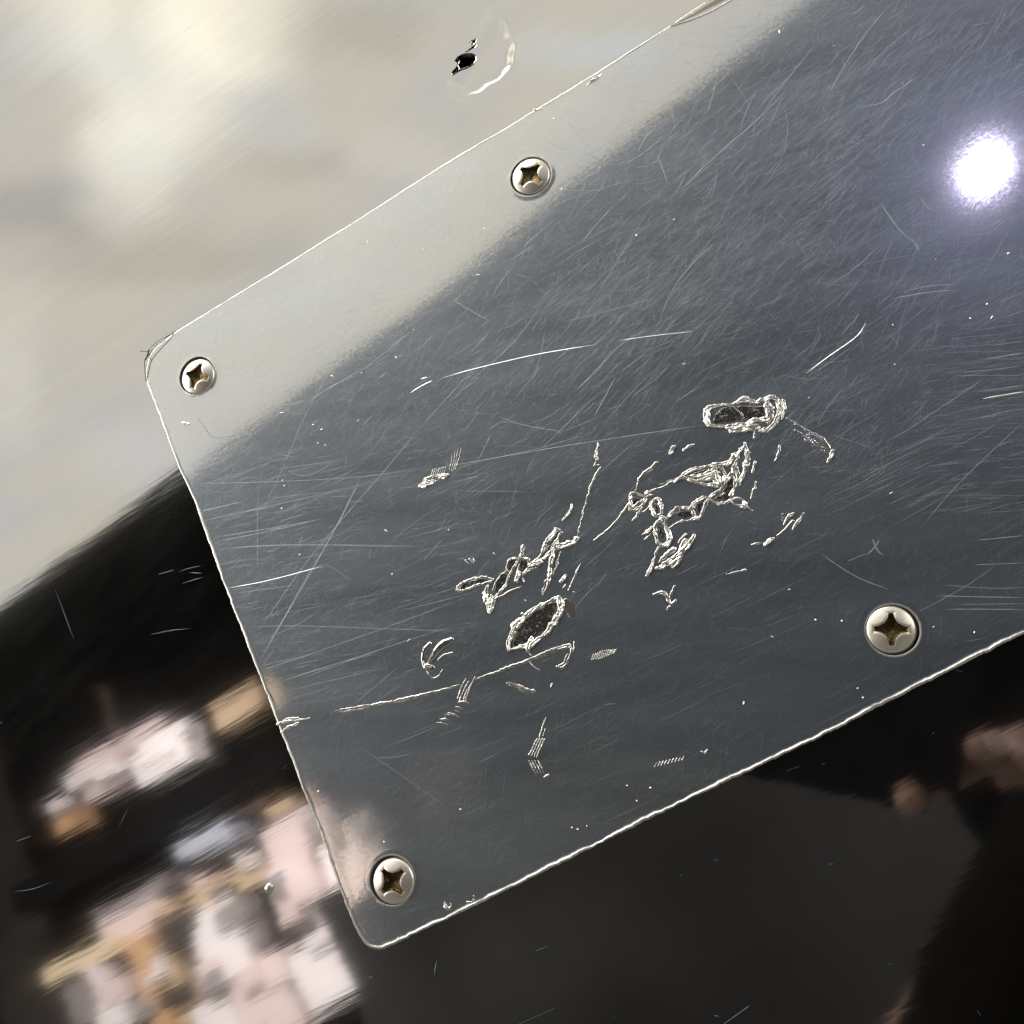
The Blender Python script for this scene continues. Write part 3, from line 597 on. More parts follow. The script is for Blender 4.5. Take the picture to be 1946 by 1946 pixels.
# --- right group
gl.append(GB(.3).ridge([(670, 380), (620, 440), (560, 470), (510, 520), (490, 580), (465, 655)], [24, 36, 26, 20, 10, 7], h=.6))
gl.append(GB().ridge([(565, 660), (680, 622), (800, 560), (905, 512)], [16, 20, 18, 26]).ridge([(700, 580), (860, 520)], 6))
gl.append(GB().ridge([(895, 510), (930, 470), (1000, 445), (1150, 408), (1310, 390)], [30, 34, 28, 30, 36]).ridge([(910, 520), (1000, 548), (1090, 582), (1180, 585), (1255, 600)], [24, 30, 26, 30, 26])
  .ridge([(950, 508), (1050, 505), (1130, 480), (1210, 440)], [24, 28, 26, 30], h=.8).ridge([(1060, 545), (1150, 520), (1240, 470)], 34, h=.8).ridge([(1210, 470), (1235, 540), (1250, 595)], 36).ridge([(1180, 500), (1200, 570)], 22, h=.9)
  .ridge([(1250, 420), (1290, 470), (1280, 560)], [30, 26, 20], h=.9).floor([(970, 490), (1060, 462), (1170, 430), (1150, 450), (1060, 478), (985, 500)]))
gl.append(GB().ridge([(1480, 200), (1440, 275), (1375, 325), (1320, 400)], [30, 36, 40, 30]).ridge([(1480, 200), (1495, 300), (1490, 400), (1460, 500), (1405, 600)], [30, 40, 46, 40, 18]).ridge([(1420, 330), (1375, 420), (1370, 470)], [24, 30, 34]).ridge([(1520, 290), (1515, 390), (1490, 460)], [14, 22, 16]).ridge([(1400, 430), (1420, 520), (1400, 590)], 26, h=.8))
gl.append(GB().floor([(1345, 520), (1370, 560), (1355, 640), (1325, 715), (1180, 715), (1250, 670), (1300, 600)]).ridge([(1375, 500), (1385, 580), (1360, 650), (1350, 695)], [12, 18, 18, 24]).ridge([(1350, 490), (1300, 550), (1265, 625), (1170, 680), (1150, 705)], [26, 30, 26, 22, 24])
  .ridge([(1145, 725), (1240, 762), (1335, 742)], [20, 26, 30]).ridge([(1330, 728), (1400, 712), (1465, 722), (1490, 785), (1430, 785), (1365, 755)], [34, 24, 30, 28, 26, 30], True).ridge([(1485, 780), (1545, 822)], [26, 12], h=.5).ridge([(1250, 690), (1290, 665)], 16))
gl.append(GB().floor([(1045, 765), (1095, 735), (1062, 835), (1030, 820)]).ridge([(960, 800), (1020, 742), (1105, 692), (1150, 712), (1110, 780), (1085, 865), (1040, 900), (1010, 860), (990, 820)], [24, 26, 26, 24, 30, 34, 34, 14, 20], True).ridge([(1010, 790), (1040, 740)], 20))
gl.append(GB().floor([(845, 850), (880, 825), (965, 828), (1010, 868), (920, 892), (860, 880)]).ridge([(780, 870), (830, 812), (890, 788), (960, 808)], [24, 28, 24, 24]).ridge([(785, 985), (840, 930), (950, 910), (1040, 888)], [12, 14, 12, 22]).ridge([(820, 850), (870, 815)], 20, h=.7))
gl.append(GB().floor([(640, 775), (668, 758), (682, 830), (652, 842)]).ridge([(600, 772), (650, 722), (688, 712), (708, 780), (714, 858), (645, 872), (622, 810)], [20, 24, 26, 24, 22, 26, 22], True).ridge([(605, 778), (540, 842)], [14, 5]))
gl.append(GB().floor([(452, 700), (510, 710), (452, 770), (432, 785)]).ridge([(420, 675), (470, 662), (575, 702), (545, 755), (482, 820), (410, 825), (432, 745)], [26, 26, 30, 28, 24, 18, 20], True).ridge([(445, 790), (530, 728)], 16).ridge([(530, 800), (500, 860), (445, 912)], [14, 34, 12]).ridge([(575, 702), (610, 678)], 16))
gl.append(GB().ridge([(412, 755), (350, 842), (300, 910), (250, 960), (180, 1030), (90, 1092)], [14, 14, 5, 12, 14, 12]))
gl.append(GB().floor([(680, 955), (712, 975), (730, 1060), (722, 1090), (692, 1060)]).ridge([(690, 900), (652, 960), (652, 1050), (690, 1140), (765, 1140), (795, 1060), (758, 985), (720, 940)], [30, 30, 26, 34, 48, 40, 30, 22], True).ridge([(700, 885), (762, 905), (742, 970)], [30, 22, 18])
  .ridge([(685, 1160), (645, 1260), (612, 1350), (580, 1412)], [18, 16, 24, 24]).ridge([(625, 975), (580, 1010), (535, 1042)], [16, 24, 10]).ridge([(640, 1010), (545, 1097)], [12, 4]))
gl.append(GB().ridge([(930, 1040), (900, 1080), (865, 1115)], [16, 30, 8]).ridge([(1012, 1050), (962, 1130), (900, 1200), (830, 1270), (745, 1320), (660, 1352)], [20, 46, 50, 70, 50, 14]).ridge([(820, 1190), (750, 1235), (690, 1300)], [50, 36, 16], h=.9).ridge([(850, 1290), (805, 1345)], [40, 14]).ridge([(930, 1100), (900, 1160)], 40, h=.7))
gl.append(GB().ridge([(825, 240), (800, 280), (785, 305)], [26, 36, 14])); gl.append(GB().ridge([(1005, 215), (960, 240), (915, 268)], [16, 30, 22]))
gl.append(GB(.2).ridge([(1795, 230), (1788, 300), (1755, 362)], [14, 22, 12])); gl.append(GB(.3).ridge([(1572, 370), (1545, 465)], [14, 22])); gl.append(GB(.2).ridge([(1580, 560), (1562, 640), (1530, 712)], [12, 22, 14]))
gl.append(GC_().ridge([(1295, 1332), (1240, 1362), (1208, 1432)], [14, 34, 14])); gl.append(GC_().ridge([(1382, 1328), (1345, 1400), (1290, 1480)], [16, 26, 18])); gl.append(GC_(.6).ridge([(1195, 1340), (1200, 1400)], 18, h=.3))
gl.append(GC_(.4).ridge([(1290, 1400), (1220, 1480), (1145, 1535)], [18, 16, 12], h=.5)); gl.append(GC_().ridge([(1112, 1560), (1035, 1612)], [16, 28])); gl.append(GC_().ridge([(905, 1618), (950, 1608), (1010, 1602)], [5, 18, 5]))
gl.append(GB(.2).ridge([(1480, 1368), (1400, 1385), (1310, 1408)], [22, 14, 6]))
gl.append(GB(.35).ridge([(635, 1592), (710, 1570), (760, 1605), (790, 1680)], [8, 34, 28, 20]).ridge([(832, 1515), (800, 1590), (780, 1650)], [14, 20, 16]).ridge([(840, 1650), (800, 1690), (758, 1732)], [22, 22, 8]))
# --- big upper hole and its tail
gl.append(GC_().floor([(560, 480), (580, 420), (640, 365), (740, 350), (820, 410), (830, 470), (700, 495), (570, 500)]).floor([(775, 348), (1020, 348), (1030, 450), (900, 475), (840, 450)])
  .ridge([(490, 400), (492, 460), (515, 525)], [40, 50, 24]).ridge([(495, 390), (540, 350), (640, 330), (745, 335), (800, 300), (870, 285), (960, 320), (1050, 275), (1120, 260)], [40, 30, 28, 24, 40, 44, 30, 44, 24])
  .ridge([(515, 525), (600, 530), (690, 540), (760, 535), (860, 510), (940, 470), (1040, 470)], [22, 24, 40, 60, 40, 40, 50]).ridge([(720, 570), (800, 570), (880, 545), (960, 540)], [40, 46, 60, 50]).ridge([(950, 560), (945, 600), (928, 635)], [26, 22, 14]).ridge([(1030, 560), (1000, 570)], 40)
  .ridge([(1110, 262), (1150, 310), (1160, 400), (1115, 500), (1035, 575)], [16, 20, 20, 18, 20]).ridge([(1145, 268), (1188, 330), (1182, 420), (1125, 520), (1060, 580)], [18, 18, 16, 18, 14]).ridge([(1200, 290), (1222, 380), (1190, 460)], [20, 30, 16])
  .ridge([(1050, 330), (1090, 390), (1070, 480)], [50, 66, 50], h=.6).ridge([(740, 350), (800, 400), (842, 455)], [12, 16, 12]).ridge([(620, 440), (690, 430)], 8, h=.4).ridge([(900, 400), (980, 380)], 8, h=.5))
gl.append(GC_(.45).ridge([(1230, 460), (1330, 520), (1440, 600), (1540, 640), (1612, 735)], [14, 26, 36, 60, 40], h=.45).ridge([(1310, 570), (1420, 645), (1500, 720), (1590, 752)], [20, 26, 46, 40], h=.5).ridge([(1250, 470), (1390, 550), (1470, 610)], 16, h=.5).ridge([(1440, 640), (1520, 690)], [20, 70], h=.4))
gl.append(GC_().ridge([(1652, 758), (1635, 810), (1610, 855)], [24, 30, 18]))
# --- tears at the rim
gl.append(Gouge(500, 1240, 4.83, .2).ridge([(165, 735), (210, 700), (290, 665), (330, 640)], [14, 26, 30, 8]).ridge([(150, 640), (230, 605), (320, 598)], [8, 16, 10]).ridge([(130, 660), (200, 640), (300, 625), (430, 602)], [20, 22, 16, 8], h=.6).floor([(165, 690), (200, 670), (235, 672), (200, 700), (175, 715)]))
gl.append(Gouge(600, 1560, 6.44).ridge([(1575, 1010), (1590, 1060), (1630, 1085), (1665, 1050), (1645, 1010)], [20, 26, 30, 30, 14])); gl.append(Gouge(600, 1560, 6.44).ridge([(1850, 990), (1890, 1000), (1940, 975)], [14, 30, 30])); gl.append(Gouge(600, 1560, 6.44).ridge([(1010, 1430), (1035, 1460)], [14, 24]))
gl.append(Gouge(1000, 0, 3.864).ridge([(445, 625), (500, 580), (555, 545)], [6, 24, 14])); gl.append(Gouge(1000, 0, 3.864).ridge([(60, 805), (110, 795)], [10, 16]))
for x_, y_ in [(350, 804)]: gl.append(Gouge(0, 0, 1).ridge([(x_ - 5, y_ - 1), (x_ + 6, y_ + 2)], [3, 6]))
for k, g_ in enumerate(gl): g_.build(100 + 11 * k)

# ------------------------------------------------------------------ scratches: long drawn ones, then the haze of hairlines
class Ribbons:
    def __init__(s): s.V = []; s.F = []; s.n = 0
    def add(s, P, w, tent=0.22):                # P in the plate frame (n,2), w full width at each point (m)
        P = np.asarray(P); n = len(P); tg = np.gradient(P, axis=0); tg /= np.linalg.norm(tg, axis=1)[:, None] + 1e-12
        nn = np.stack([-tg[:, 1], tg[:, 0]], 1); w = np.broadcast_to(w, (n,))[:, None]
        s.V.append(np.concatenate([np.c_[P + nn * w / 2, np.full(n, 0.000004)], np.c_[P, 0.000004 + tent * w], np.c_[P - nn * w / 2, np.full(n, 0.000004)]]))
        i = np.arange(n - 1); b = s.n
        s.F.append(np.concatenate([np.stack([b + i, b + n + i, b + n + i + 1, b + i + 1], 1), np.stack([b + n + i, b + 2 * n + i, b + 2 * n + i + 1, b + n + i + 1], 1)])); s.n += 3 * n
    def build(s, name, mat, parent, base=None):
        V = np.concatenate(s.V); F_ = np.concatenate(s.F)
        V[:, 2] += (T + warp(V[:, 0], V[:, 1])) if base is None else base
        return mesh(name, V, oriented(V, F_), [mat], parent, smooth=False)
def curve(pts, step=0.0006):
    P = np.asarray(pts, float)
    if len(P) > 2: P = chaikin(P, 2)
    return resample(P, step)
def zat(o, pts, c=T): q = Z(*o, pts); return at(q[:, 0], q[:, 1], c=c)
ZG, ZHH, ZI, ZJ, ZK, ZL, ZE, ZP = (300, 560, 3.864), (380, 900, 3.864), (800, 450, 3.22), (1446, 0, 3.864), (1346, 400, 3.22), (1446, 1000, 3.864), (500, 1240, 4.83), (1000, 0, 3.864)
drawn = [  # zoom frame, points, width in photo pixels, bright
 (ZG, [(1860, 262), (1700, 400), (1520, 540)], 1.6, 0), (ZG, [(1490, 580), (1240, 680), (1100, 800)], 1.3, 0), (ZG, [(1300, 500), (1080, 880), (1000, 1080), (870, 1380), (730, 1650)], 1.2, 0),
 (ZG, [(1932, 970), (1600, 1370), (1340, 1660), (1140, 1932)], 1.8, 0), (ZG, [(1480, 1370), (1320, 1700), (1180, 1932)], 1.8, 0), (ZG, [(930, 1270), (1000, 1320), (1090, 1335), (1200, 1290), (1310, 1210)], 1.5, 0),
 (ZG, [(330, 1590), (620, 1520)], 1.8, 0), (ZG, [(340, 1660), (600, 1600), (850, 1560)], 1.6, 0), (ZG, [(430, 1780), (930, 1700), (1200, 1650)], 2.0, 0), (ZG, [(440, 1870), (870, 1830), (1932, 1845)], 1.3, 0),
 (ZG, [(250, 1390), (1000, 1370), (1500, 1340), (1932, 1280)], 1.4, 0), (ZG, [(240, 1310), (400, 1250), (560, 1180)], 1.3, 0), (ZG, [(700, 0), (600, 200), (520, 380)], 1.2, 0), (ZG, [(1480, 0), (1400, 200), (1240, 600)], 1.4, 0), (ZG, [(730, 230), (780, 265), (840, 275)], 1.3, 0),
 (ZHH, [(0, 275), (320, 205)], 1.8, 0), (ZHH, [(30, 345), (560, 230), (900, 150)], 1.8, 0), (ZHH, [(130, 500), (700, 385), (880, 330)], 2.0, 0), (ZHH, [(120, 560), (560, 520), (1660, 540)], 1.4, 0), (ZHH, [(215, 840), (500, 790), (900, 680)], 2.2, 1),
 (ZHH, [(250, 880), (700, 820)], 1.8, 0), (ZHH, [(330, 1130), (640, 1115), (1100, 1130), (1932, 1160)], 1.6, 0), (ZHH, [(450, 1440), (1100, 1230), (1932, 920)], 1.6, 0), (ZHH, [(560, 1540), (1150, 1350), (1600, 1200), (1932, 1100)], 1.6, 0), (ZHH, [(700, 1520), (1500, 1230)], 1.3, 0), (ZHH, [(580, 1610), (1300, 1440)], 1.2, 0),
 (ZHH, [(1020, 360), (800, 620), (440, 1140)], 1.8, 0), (ZHH, [(1180, 20), (1020, 360), (820, 720), (640, 1030), (430, 1390)], 2.4, 0), (ZHH, [(980, 440), (760, 800), (620, 1060), (500, 1250)], 1.8, 0), (ZHH, [(1780, 480), (1640, 640)], 1.8, 0), (ZHH, [(1810, 320), (1740, 440)], 1.5, 0), (ZHH, [(900, 660), (1000, 700), (1120, 800)], 1.2, 0), (ZHH, [(430, 90), (420, 400), (425, 720)], 1.4, 0), (ZHH, [(1480, 1400), (1100, 1720)], 1.3, 0),
 (ZI, [(130, 865), (250, 828), (400, 790), (700, 720), (1070, 660)], 3.0, 1), (ZI, [(1220, 635), (1400, 608), (1660, 580)], 2.4, 1), (ZI, [(0, 870), (38, 860)], 5.0, 1), (ZI, [(-62, 955), (-20, 925), (70, 880)], 4.0, 1), (ZI, [(0, 1160), (240, 900), (420, 690)], 1.6, 0), (ZI, [(430, 1210), (350, 1370)], 1.8, 0), (ZI, [(200, 1400), (750, 1300), (1300, 1215), (1740, 1150)], 2.6, 0), (ZI, [(0, 1430), (600, 1330), (1050, 1200)], 1.4, 0),
 (ZI, [(940, 955), (1080, 810), (1220, 655), (1400, 560)], 2.2, 0), (ZI, [(960, 930), (1100, 790), (1200, 680)], 1.4, 0), (ZI, [(1050, 1120), (1110, 1010), (1190, 860)], 2.4, 0), (ZI, [(1290, 980), (1370, 920), (1450, 860), (1530, 770)], 1.8, 0), (ZI, [(480, 1100), (600, 1150), (870, 1195)], 2.2, 0), (ZI, [(190, 380), (300, 450), (420, 515)], 2.0, 0), (ZI, [(1450, 540), (1530, 330), (1660, 160), (1800, 40)], 2.0, 0), (ZI, [(860, 520), (1100, 470), (1400, 380)], 1.5, 0), (ZI, [(640, 50), (760, -60)], 1.4, 0), (ZI, [(680, 900), (740, 700), (760, 560)], 1.4, 0), (ZI, [(640, 1560), (260, 1555)], 1.2, 0),
 (ZJ, [(960, 20), (880, 110), (750, 270), (600, 500), (460, 760)], 2.2, 0), (ZJ, [(1110, 205), (990, 300), (880, 390), (730, 580)], 2.2, 0), (ZJ, [(1550, 190), (1700, 160)], 2.0, 0), (ZJ, [(0, 840), (180, 600), (420, 300)], 1.8, 0), (ZJ, [(650, 110), (720, 80), (760, 30)], 3.0, 0), (ZJ, [(0, 760), (210, 560)], 1.4, 0), (ZJ, [(170, 780), (205, 930), (170, 1120)], 1.6, 0), (ZJ, [(870, 1480), (950, 1600), (1040, 1720), (1130, 1780), (1170, 1830)], 4.0, 0), (ZJ, [(1170, 1450), (1240, 1550), (1300, 1545)], 3.0, 0), (ZJ, [(730, 790), (900, 760), (960, 690), (1040, 640), (1150, 560)], 4.0, 0), (ZJ, [(1510, 1660), (1640, 1660)], 3.4, 0), (ZJ, [(1490, 1720), (1670, 1730), (1800, 1610)], 2.4, 0), (ZJ, [(1330, 1740), (1600, 1700), (1932, 1560)], 1.6, 0),
 (ZK, [(600, 997), (740, 890), (920, 770), (962, 690)], 3.0, 1), (ZK, [(640, 1000), (760, 920), (870, 840)], 2.2, 0), (ZK, [(1130, 540), (1350, 500), (1515, 488)], 4.2, 0), (ZK, [(1180, 500), (1350, 460), (1515, 455)], 3.0, 0), (ZK, [(700, 480), (900, 360), (1050, 210)], 2.0, 0), (ZK, [(1540, 992), (1700, 980), (1932, 950)], 2.2, 0), (ZK, [(1690, 912), (1932, 872)], 4.0, 0), (ZK, [(1680, 1152), (1932, 1110)], 5.0, 1), (ZK, [(1650, 1110), (1932, 1070)], 3.0, 0), (ZK, [(1640, 1275), (1800, 1235), (1932, 1210)], 2.6, 0), (ZK, [(1080, 1420), (1230, 1340), (1400, 1220), (1690, 1030)], 1.8, 0), (ZK, [(1320, 1920), (1450, 1760), (1600, 1600), (1932, 1290)], 1.8, 0), (ZK, [(1540, 540), (1585, 535)], 3.4, 0), (ZK, [(810, 770), (920, 640)], 1.8, 0), (ZK, [(1250, 180), (1290, 250)], 4.0, 0), (ZK, [(1490, 790), (1545, 780)], 2.6, 0), (ZK, [(750, 1370), (900, 1420), (1020, 1460)], 1.4, 0), (ZK, [(1720, 830), (1932, 800)], 1.6, 0), (ZK, [(1500, 1010), (1932, 1010)], 1.5, 0), (ZK, [(1800, 660), (1932, 610)], 2.0, 0), (ZK, [(1780, 560), (1932, 500)], 2.0, 0),
 (ZL, [(1320, 430), (1700, 460), (1932, 450)], 1.8, 0), (ZL, [(1290, 512), (1600, 520), (1932, 525)], 3.2, 0), (ZL, [(1450, 575), (1932, 570)], 2.0, 0), (ZL, [(1350, 610), (1932, 612)], 2.6, 0), (ZL, [(1580, 105), (1932, 70)], 2.6, 0), (ZL, [(1560, 285), (1932, 270)], 2.0, 0), (ZL, [(820, 90), (850, 180), (900, 215)], 5.0, 0), (ZL, [(780, 215), (850, 140), (870, 100)], 3.6, 0), (ZL, [(640, 255), (780, 200)], 2.0, 0), (ZL, [(450, 210), (700, 380), (940, 465)], 3.0, 0), (ZL, [(1100, 660), (1500, 450), (1720, 290)], 1.6, 0),
 (ZE, [(1040, 960), (1200, 968), (1350, 930)], 1.6, 0), (ZE, [(880, 860), (1100, 1010), (1400, 1220), (1700, 1430)], 1.3, 0), (ZE, [(0, 160), (500, 0)], 1.8, 0), (ZE, [(120, 280), (700, 90), (1100, 0)], 1.6, 0), (ZE, [(700, 580), (1000, 480), (1300, 270)], 1.3, 0),
 (ZP, [(1130, 1400), (1300, 1230), (1500, 1050), (1700, 880), (1932, 640)], 2.4, 0), (ZP, [(1150, 1380), (1400, 1170)], 1.6, 0), (ZP, [(400, 1790), (520, 1640), (640, 1510)], 1.8, 0), (ZP, [(820, 1120), (870, 1010), (960, 930)], 1.8, 0), (ZP, [(720, 1210), (870, 1120), (1000, 1010)], 1.5, 0), (ZP, [(1400, 600), (1330, 830)], 1.6, 0), (ZP, [(300, 890), (400, 1010), (470, 1085)], 1.6, 0), (ZP, [(370, 1150), (420, 1120), (550, 1175)], 1.6, 0), (ZP, [(960, 1130), (1020, 1290), (1040, 1350)], 2.2, 0), (ZP, [(700, 860), (760, 690)], 1.4, 0)]
dark_marks = [((200, 560, 4.83), [(845, 1135), (880, 1170), (965, 1305), (990, 1312)], 4.5), ((200, 560, 4.83), [(990, 1312), (1100, 1300), (1175, 1288)], 3.0)]
for o_, pts, w_, br in drawn:
    rb = Ribbons(); w_ *= 0.68; P = curve(zat(o_, pts)); n = len(P); t = np.linspace(0, 1, n); wv = w_ * KPX * np.clip(np.minimum(t, 1 - t) * 7, 0.25, 1) * (0.7 + 0.6 * noise2(np.arange(n) * 0.5, np.zeros(n), 1, int(w_ * 100) + n))
    rb.add(P, wv, 0.22 if br else 0.08); rb.build("scratch", M_BRITE if br else M_HAIR, plate)
for o_, pts, w_ in dark_marks:
    rb = Ribbons(); rb.add(curve(zat(o_, pts)), w_ * KPX, 0.05); rb.build("scratch", M_HAIR, plate)
hair = Ribbons(); r_ = random.Random(5)
PL = np.array(left + bottom + right[1:] + top[::-1])
def hairline(x, y, ang, ln, bend, w_):          # photo pixels
    n = 4 + int(ln / 30); t = np.linspace(-.5, .5, n); a = ang + bend * t * 2
    dx = np.cumsum(np.cos(a)) * ln / n; dy = -np.cumsum(np.sin(a)) * ln / n
    X_ = x + dx - dx.mean(); Y_ = y + dy - dy.mean()
    ok = inside(PL, X_, Y_) & (X_ < 2050) & (Y_ > -60)
    if ok.sum() < 3: return
    e = np.flatnonzero(ok); e = e[: np.argmax(np.diff(np.r_[e, 10 ** 6]) > 1) + 1]
    if len(e) < 3: return
    hair.add(at(X_[e], Y_[e], c=T), w_ * KPX * np.clip(np.sin(np.linspace(0.15, 3.0, len(e))), .3, 1), r_.uniform(0.02, 0.13))
n_done = 0
while n_done < 6400:
    x, y = r_.uniform(260, 2000), r_.uniform(-20, 1800)
    if not inside(PL, np.array([x]), np.array([y]))[0]: continue
    u_ = (x - 973) * .87 - (y - 973) * .48; v_ = (x - 973) * .48 + (y - 973) * .87        # along / down the plate
    dens = 0.10 + 0.90 * (1 / (1 + math.exp((v_ - 60) / 130)))                             # the lower half is cleaner
    if x > 1500 and y > 700: dens *= 0.6
    if v_ > 200: dens *= 0.45
    lampd = math.hypot(x - 1868, y - 326)
    if lampd < 650: dens = 1.0
    elif r_.random() < 0.25: continue
    if r_.random() > dens: continue
    q = r_.random()
    if x < 900 and y > 850 and q < .62: ang = math.radians(r_.gauss(15, 6)); ln = r_.lognormvariate(4.1, .6); bend = r_.gauss(0, .06)
    elif x > 1780 and y > 620 and q < .75: ang = math.radians(r_.gauss(6, 4)); ln = r_.lognormvariate(4.2, .6); bend = r_.gauss(0, .05)
    elif v_ > 250 and q < .75: ang = math.radians(r_.gauss(25, 3)); ln = r_.lognormvariate(4.6, .5); bend = 0.02
    elif q < .45: ang = math.radians(r_.gauss(48, 12)); ln = r_.lognormvariate(3.9, .7); bend = r_.gauss(0, .15)
    elif q < .8: ang = r_.uniform(0, math.pi); ln = r_.lognormvariate(3.2, .6); bend = r_.gauss(0, .28)
    else: ang = math.radians(r_.gauss(18, 14)); ln = r_.lognormvariate(3.8, .7); bend = r_.gauss(0, .2)
    hairline(x, y, ang, min(ln, 420), bend, r_.choice([.2, .24, .28, .34, .4, .5, .8])); n_done += 1
for _ in range(1700):                           # a broad band of polishing scratches
    t = r_.uniform(0, 1); x = 1080 + 760 * t + r_.gauss(0, 95); y = 720 - 660 * t + r_.gauss(0, 70)
    hairline(x, y, math.radians(r_.gauss(46, 9)), min(r_.lognormvariate(3.9, .6), 300), r_.gauss(0, .1), r_.choice([.25, .3, .4, .55]))
hs = hair.build("fine_scratches", M_HAIR, plate); hs['kind'] = 'stuff'
# pits and specks
spk = Ribbons()
spots = [(785.6, 626.6), (687, 709), (595, 807), (611, 816), (540, 923), (535, 966), (570, 1054), (745, 1091), (1281, 417), (605, 1504), (1876, 578), (1844, 605), (1052, 225), (727, 415), (921, 434), (805, 473), (498, 571), (312, 775), (1140, 318), (604, 842), (618, 846), (1630, 1308), (1640, 1326), (1500, 1120), (1774, 1191), (1550, 1178), (1600, 1180), (1236, 1497), (1192, 1493), (1087, 1573), (1098, 1576), (1115, 1570), (1210, 1522), (875, 1538), (730, 1600)]
for _ in range(50):
    x, y = r_.uniform(300, 1940), r_.uniform(20, 1780)
    if inside(PL, np.array([x]), np.array([y]))[0]: spots.append((x, y))
for k, (x, y) in enumerate(spots):
    a = r_.uniform(0, 3.14); ln = (r_.uniform(2, 4) if k < 35 else r_.uniform(1.5, 9)); w_ = r_.uniform(3, 4.5) if k < 35 else r_.uniform(1.2, 3.5)
    t = np.linspace(-.5, .5, 5); spk.add(at(x + np.cos(a) * ln * t, y + np.sin(a) * ln * t, c=T), w_ * KPX * np.array([.3, .9, 1, .9, .3]), .45)
o = spk.build("pits", M_BRITE, plate); o['kind'] = 'stuff'
# dark lines of the folded upper left corner, dull ribbon and bright lip at the torn top edge
gr = Ribbons(); z2 = (200, 560, 4.83)
for pts, w_ in [([(625, 345), (600, 400), (540, 460), (420, 590), (395, 700), (375, 790)], 10), ([(640, 330), (560, 385), (470, 430), (410, 490)], 7), ([(590, 370), (540, 400), (545, 420), (500, 440)], 6), ([(480, 440), (450, 480)], 6), ([(400, 570), (420, 600)], 10), ([(355, 600), (360, 700), (370, 800)], 9), ([(400, 500), (385, 560), (360, 600)], 22), ([(315, 518), (380, 516), (390, 530)], 8), ([(430, 500), (395, 560)], 10)]:
    gr.add(curve(zat(z2, pts), .0003), w_ / 4.83 * KPX, .3)
gr.build("corner_grime", M_GRIME_SHADE, plate)
LIPB = plain("dull_underside", (0.5, 0.46, 0.38), 0.6, 0.3, 900)
tr = Ribbons(); P = curve(zat(ZP, [(1060, 190), (1200, 120), (1330, 40), (1460, -40)]), .0003); tr.add(P, np.interp(np.linspace(0, 1, len(P)), [0, .5, 1], [2, 12, 26]) * KPX, .1); tr.build("bent_lip", LIPB, plate)
tr = Ribbons(); tr.add(curve(zat(ZP, [(1060, 195), (1200, 150), (1330, 100), (1430, 45), (1520, -10)]), .0003), 4 * KPX, .4); tr.build("bent_lip", M_BRITE, plate)
# scratches and fibres on the polished sheet
sr = Ribbons(); z1 = (640, 0, 3.864); z7 = (0, 846, 3.864)
for o_, pts, w_ in [(z1, [(425, 325), (345, 318), (400, 285), (510, 240), (530, 218), (640, 155), (730, 105), (705, 95)], 7), (z1, [(740, 95), (830, 65), (835, 50)], 3), (z7, [(405, 1060), (470, 1230), (540, 1420)], 5), (z7, [(1320, 925), (1400, 900), (1470, 885)], 4), (z7, [(1390, 935), (1480, 940)], 5), (z7, [(1340, 1015), (1430, 985), (1490, 970)], 4), (z7, [(1110, 1390), (1250, 1360), (1400, 1345)], 4),
    ((0, 0, 2.76), [(965, 165), (1010, 135)], 4), ((0, 0, 2.76), [(1440, 430), (1478, 436)], 4), ((0, 1346, 3.22), [(90, 1120), (200, 1110), (320, 1060)], 3), ((0, 1346, 3.22), [(730, 720), (785, 610)], 4), ((600, 1560, 6.44), [(1480, 1710), (1460, 1800), (1450, 1890)], 8), ((1000, 1346, 3.22), [(1150, 1880), (1180, 1885)], 5), ((1546, 1446, 3.864), [(550, 1490), (575, 1490)], 6)]:
    P = curve(zat(o_, pts, 0.0), .0003); sr.add(P, w_ / o_[2] * KPX * 0.38 * np.clip(np.sin(np.linspace(.2, 2.95, len(P))), .3, 1), .3)
for _ in range(80):
    x, y = r_.uniform(-20, 1960), r_.uniform(-20, 1960)
    if inside(PL, np.array([x]), np.array([y]))[0]: continue
    a = math.radians(r_.gauss(-28, 14) if r_.random() < .7 else r_.uniform(0, 180)); ln = r_.lognormvariate(2.6, .8)
    t = np.linspace(-.5, .5, 4); sr.add(at(x + np.cos(a) * ln * t, y + np.sin(a) * ln * t, c=0.0), r_.choice([.2, .3, .4]) * KPX, r_.uniform(.05, .3))
o = sr.build("fine_scratches", M_HAIR, sheet, 0.0); o['kind'] = 'stuff'

# ------------------------------------------------------------------ what stands behind the lens and shows in the mirror: phone, hand, grey garment
kk_ = (D + 0.003 + D) / F
lens = np.array([CAM[0], CAM[1]])
c0 = reflected(1812, 1556, D + 0.004); e_l = reflected(1010, 1392, D + 0.004) - c0; e_u = reflected(1890, 1168, D + 0.004) - c0
bm = bmesh.new(); vs = []
for dz in (0, 0.008):
    for s1, s2 in ((0, 0), (1, 0), (1, 1), (0, 1)):
        p = c0 + e_l * s1 + e_u * s2; vs.append(bm.verts.new(W(p[0], p[1], p[2] + dz)))
for f in ((0, 1, 2, 3), (4, 7, 6, 5), (0, 4, 5, 1), (1, 5, 6, 2), (2, 6, 7, 3), (3, 7, 4, 0)): bm.faces.new([vs[i] for i in f])
bmesh.ops.recalc_face_normals(bm, faces=bm.faces)
bmesh.ops.bevel(bm, geom=[e for e in bm.edges if abs((e.verts[0].co - e.verts[1].co).y) > 0.006], offset=0.008, segments=5, affect='EDGES')
me = bpy.data.meshes.new("phone"); bm.to_mesh(me); bm.free(); me.materials.append(plain("phone_case", (0.010, 0.010, 0.011), 1.0))
o = bpy.data.objects.new("phone", me); C.objects.link(o); tag(o, "black phone that takes the picture, mirrored dimly in the plate", "phone")
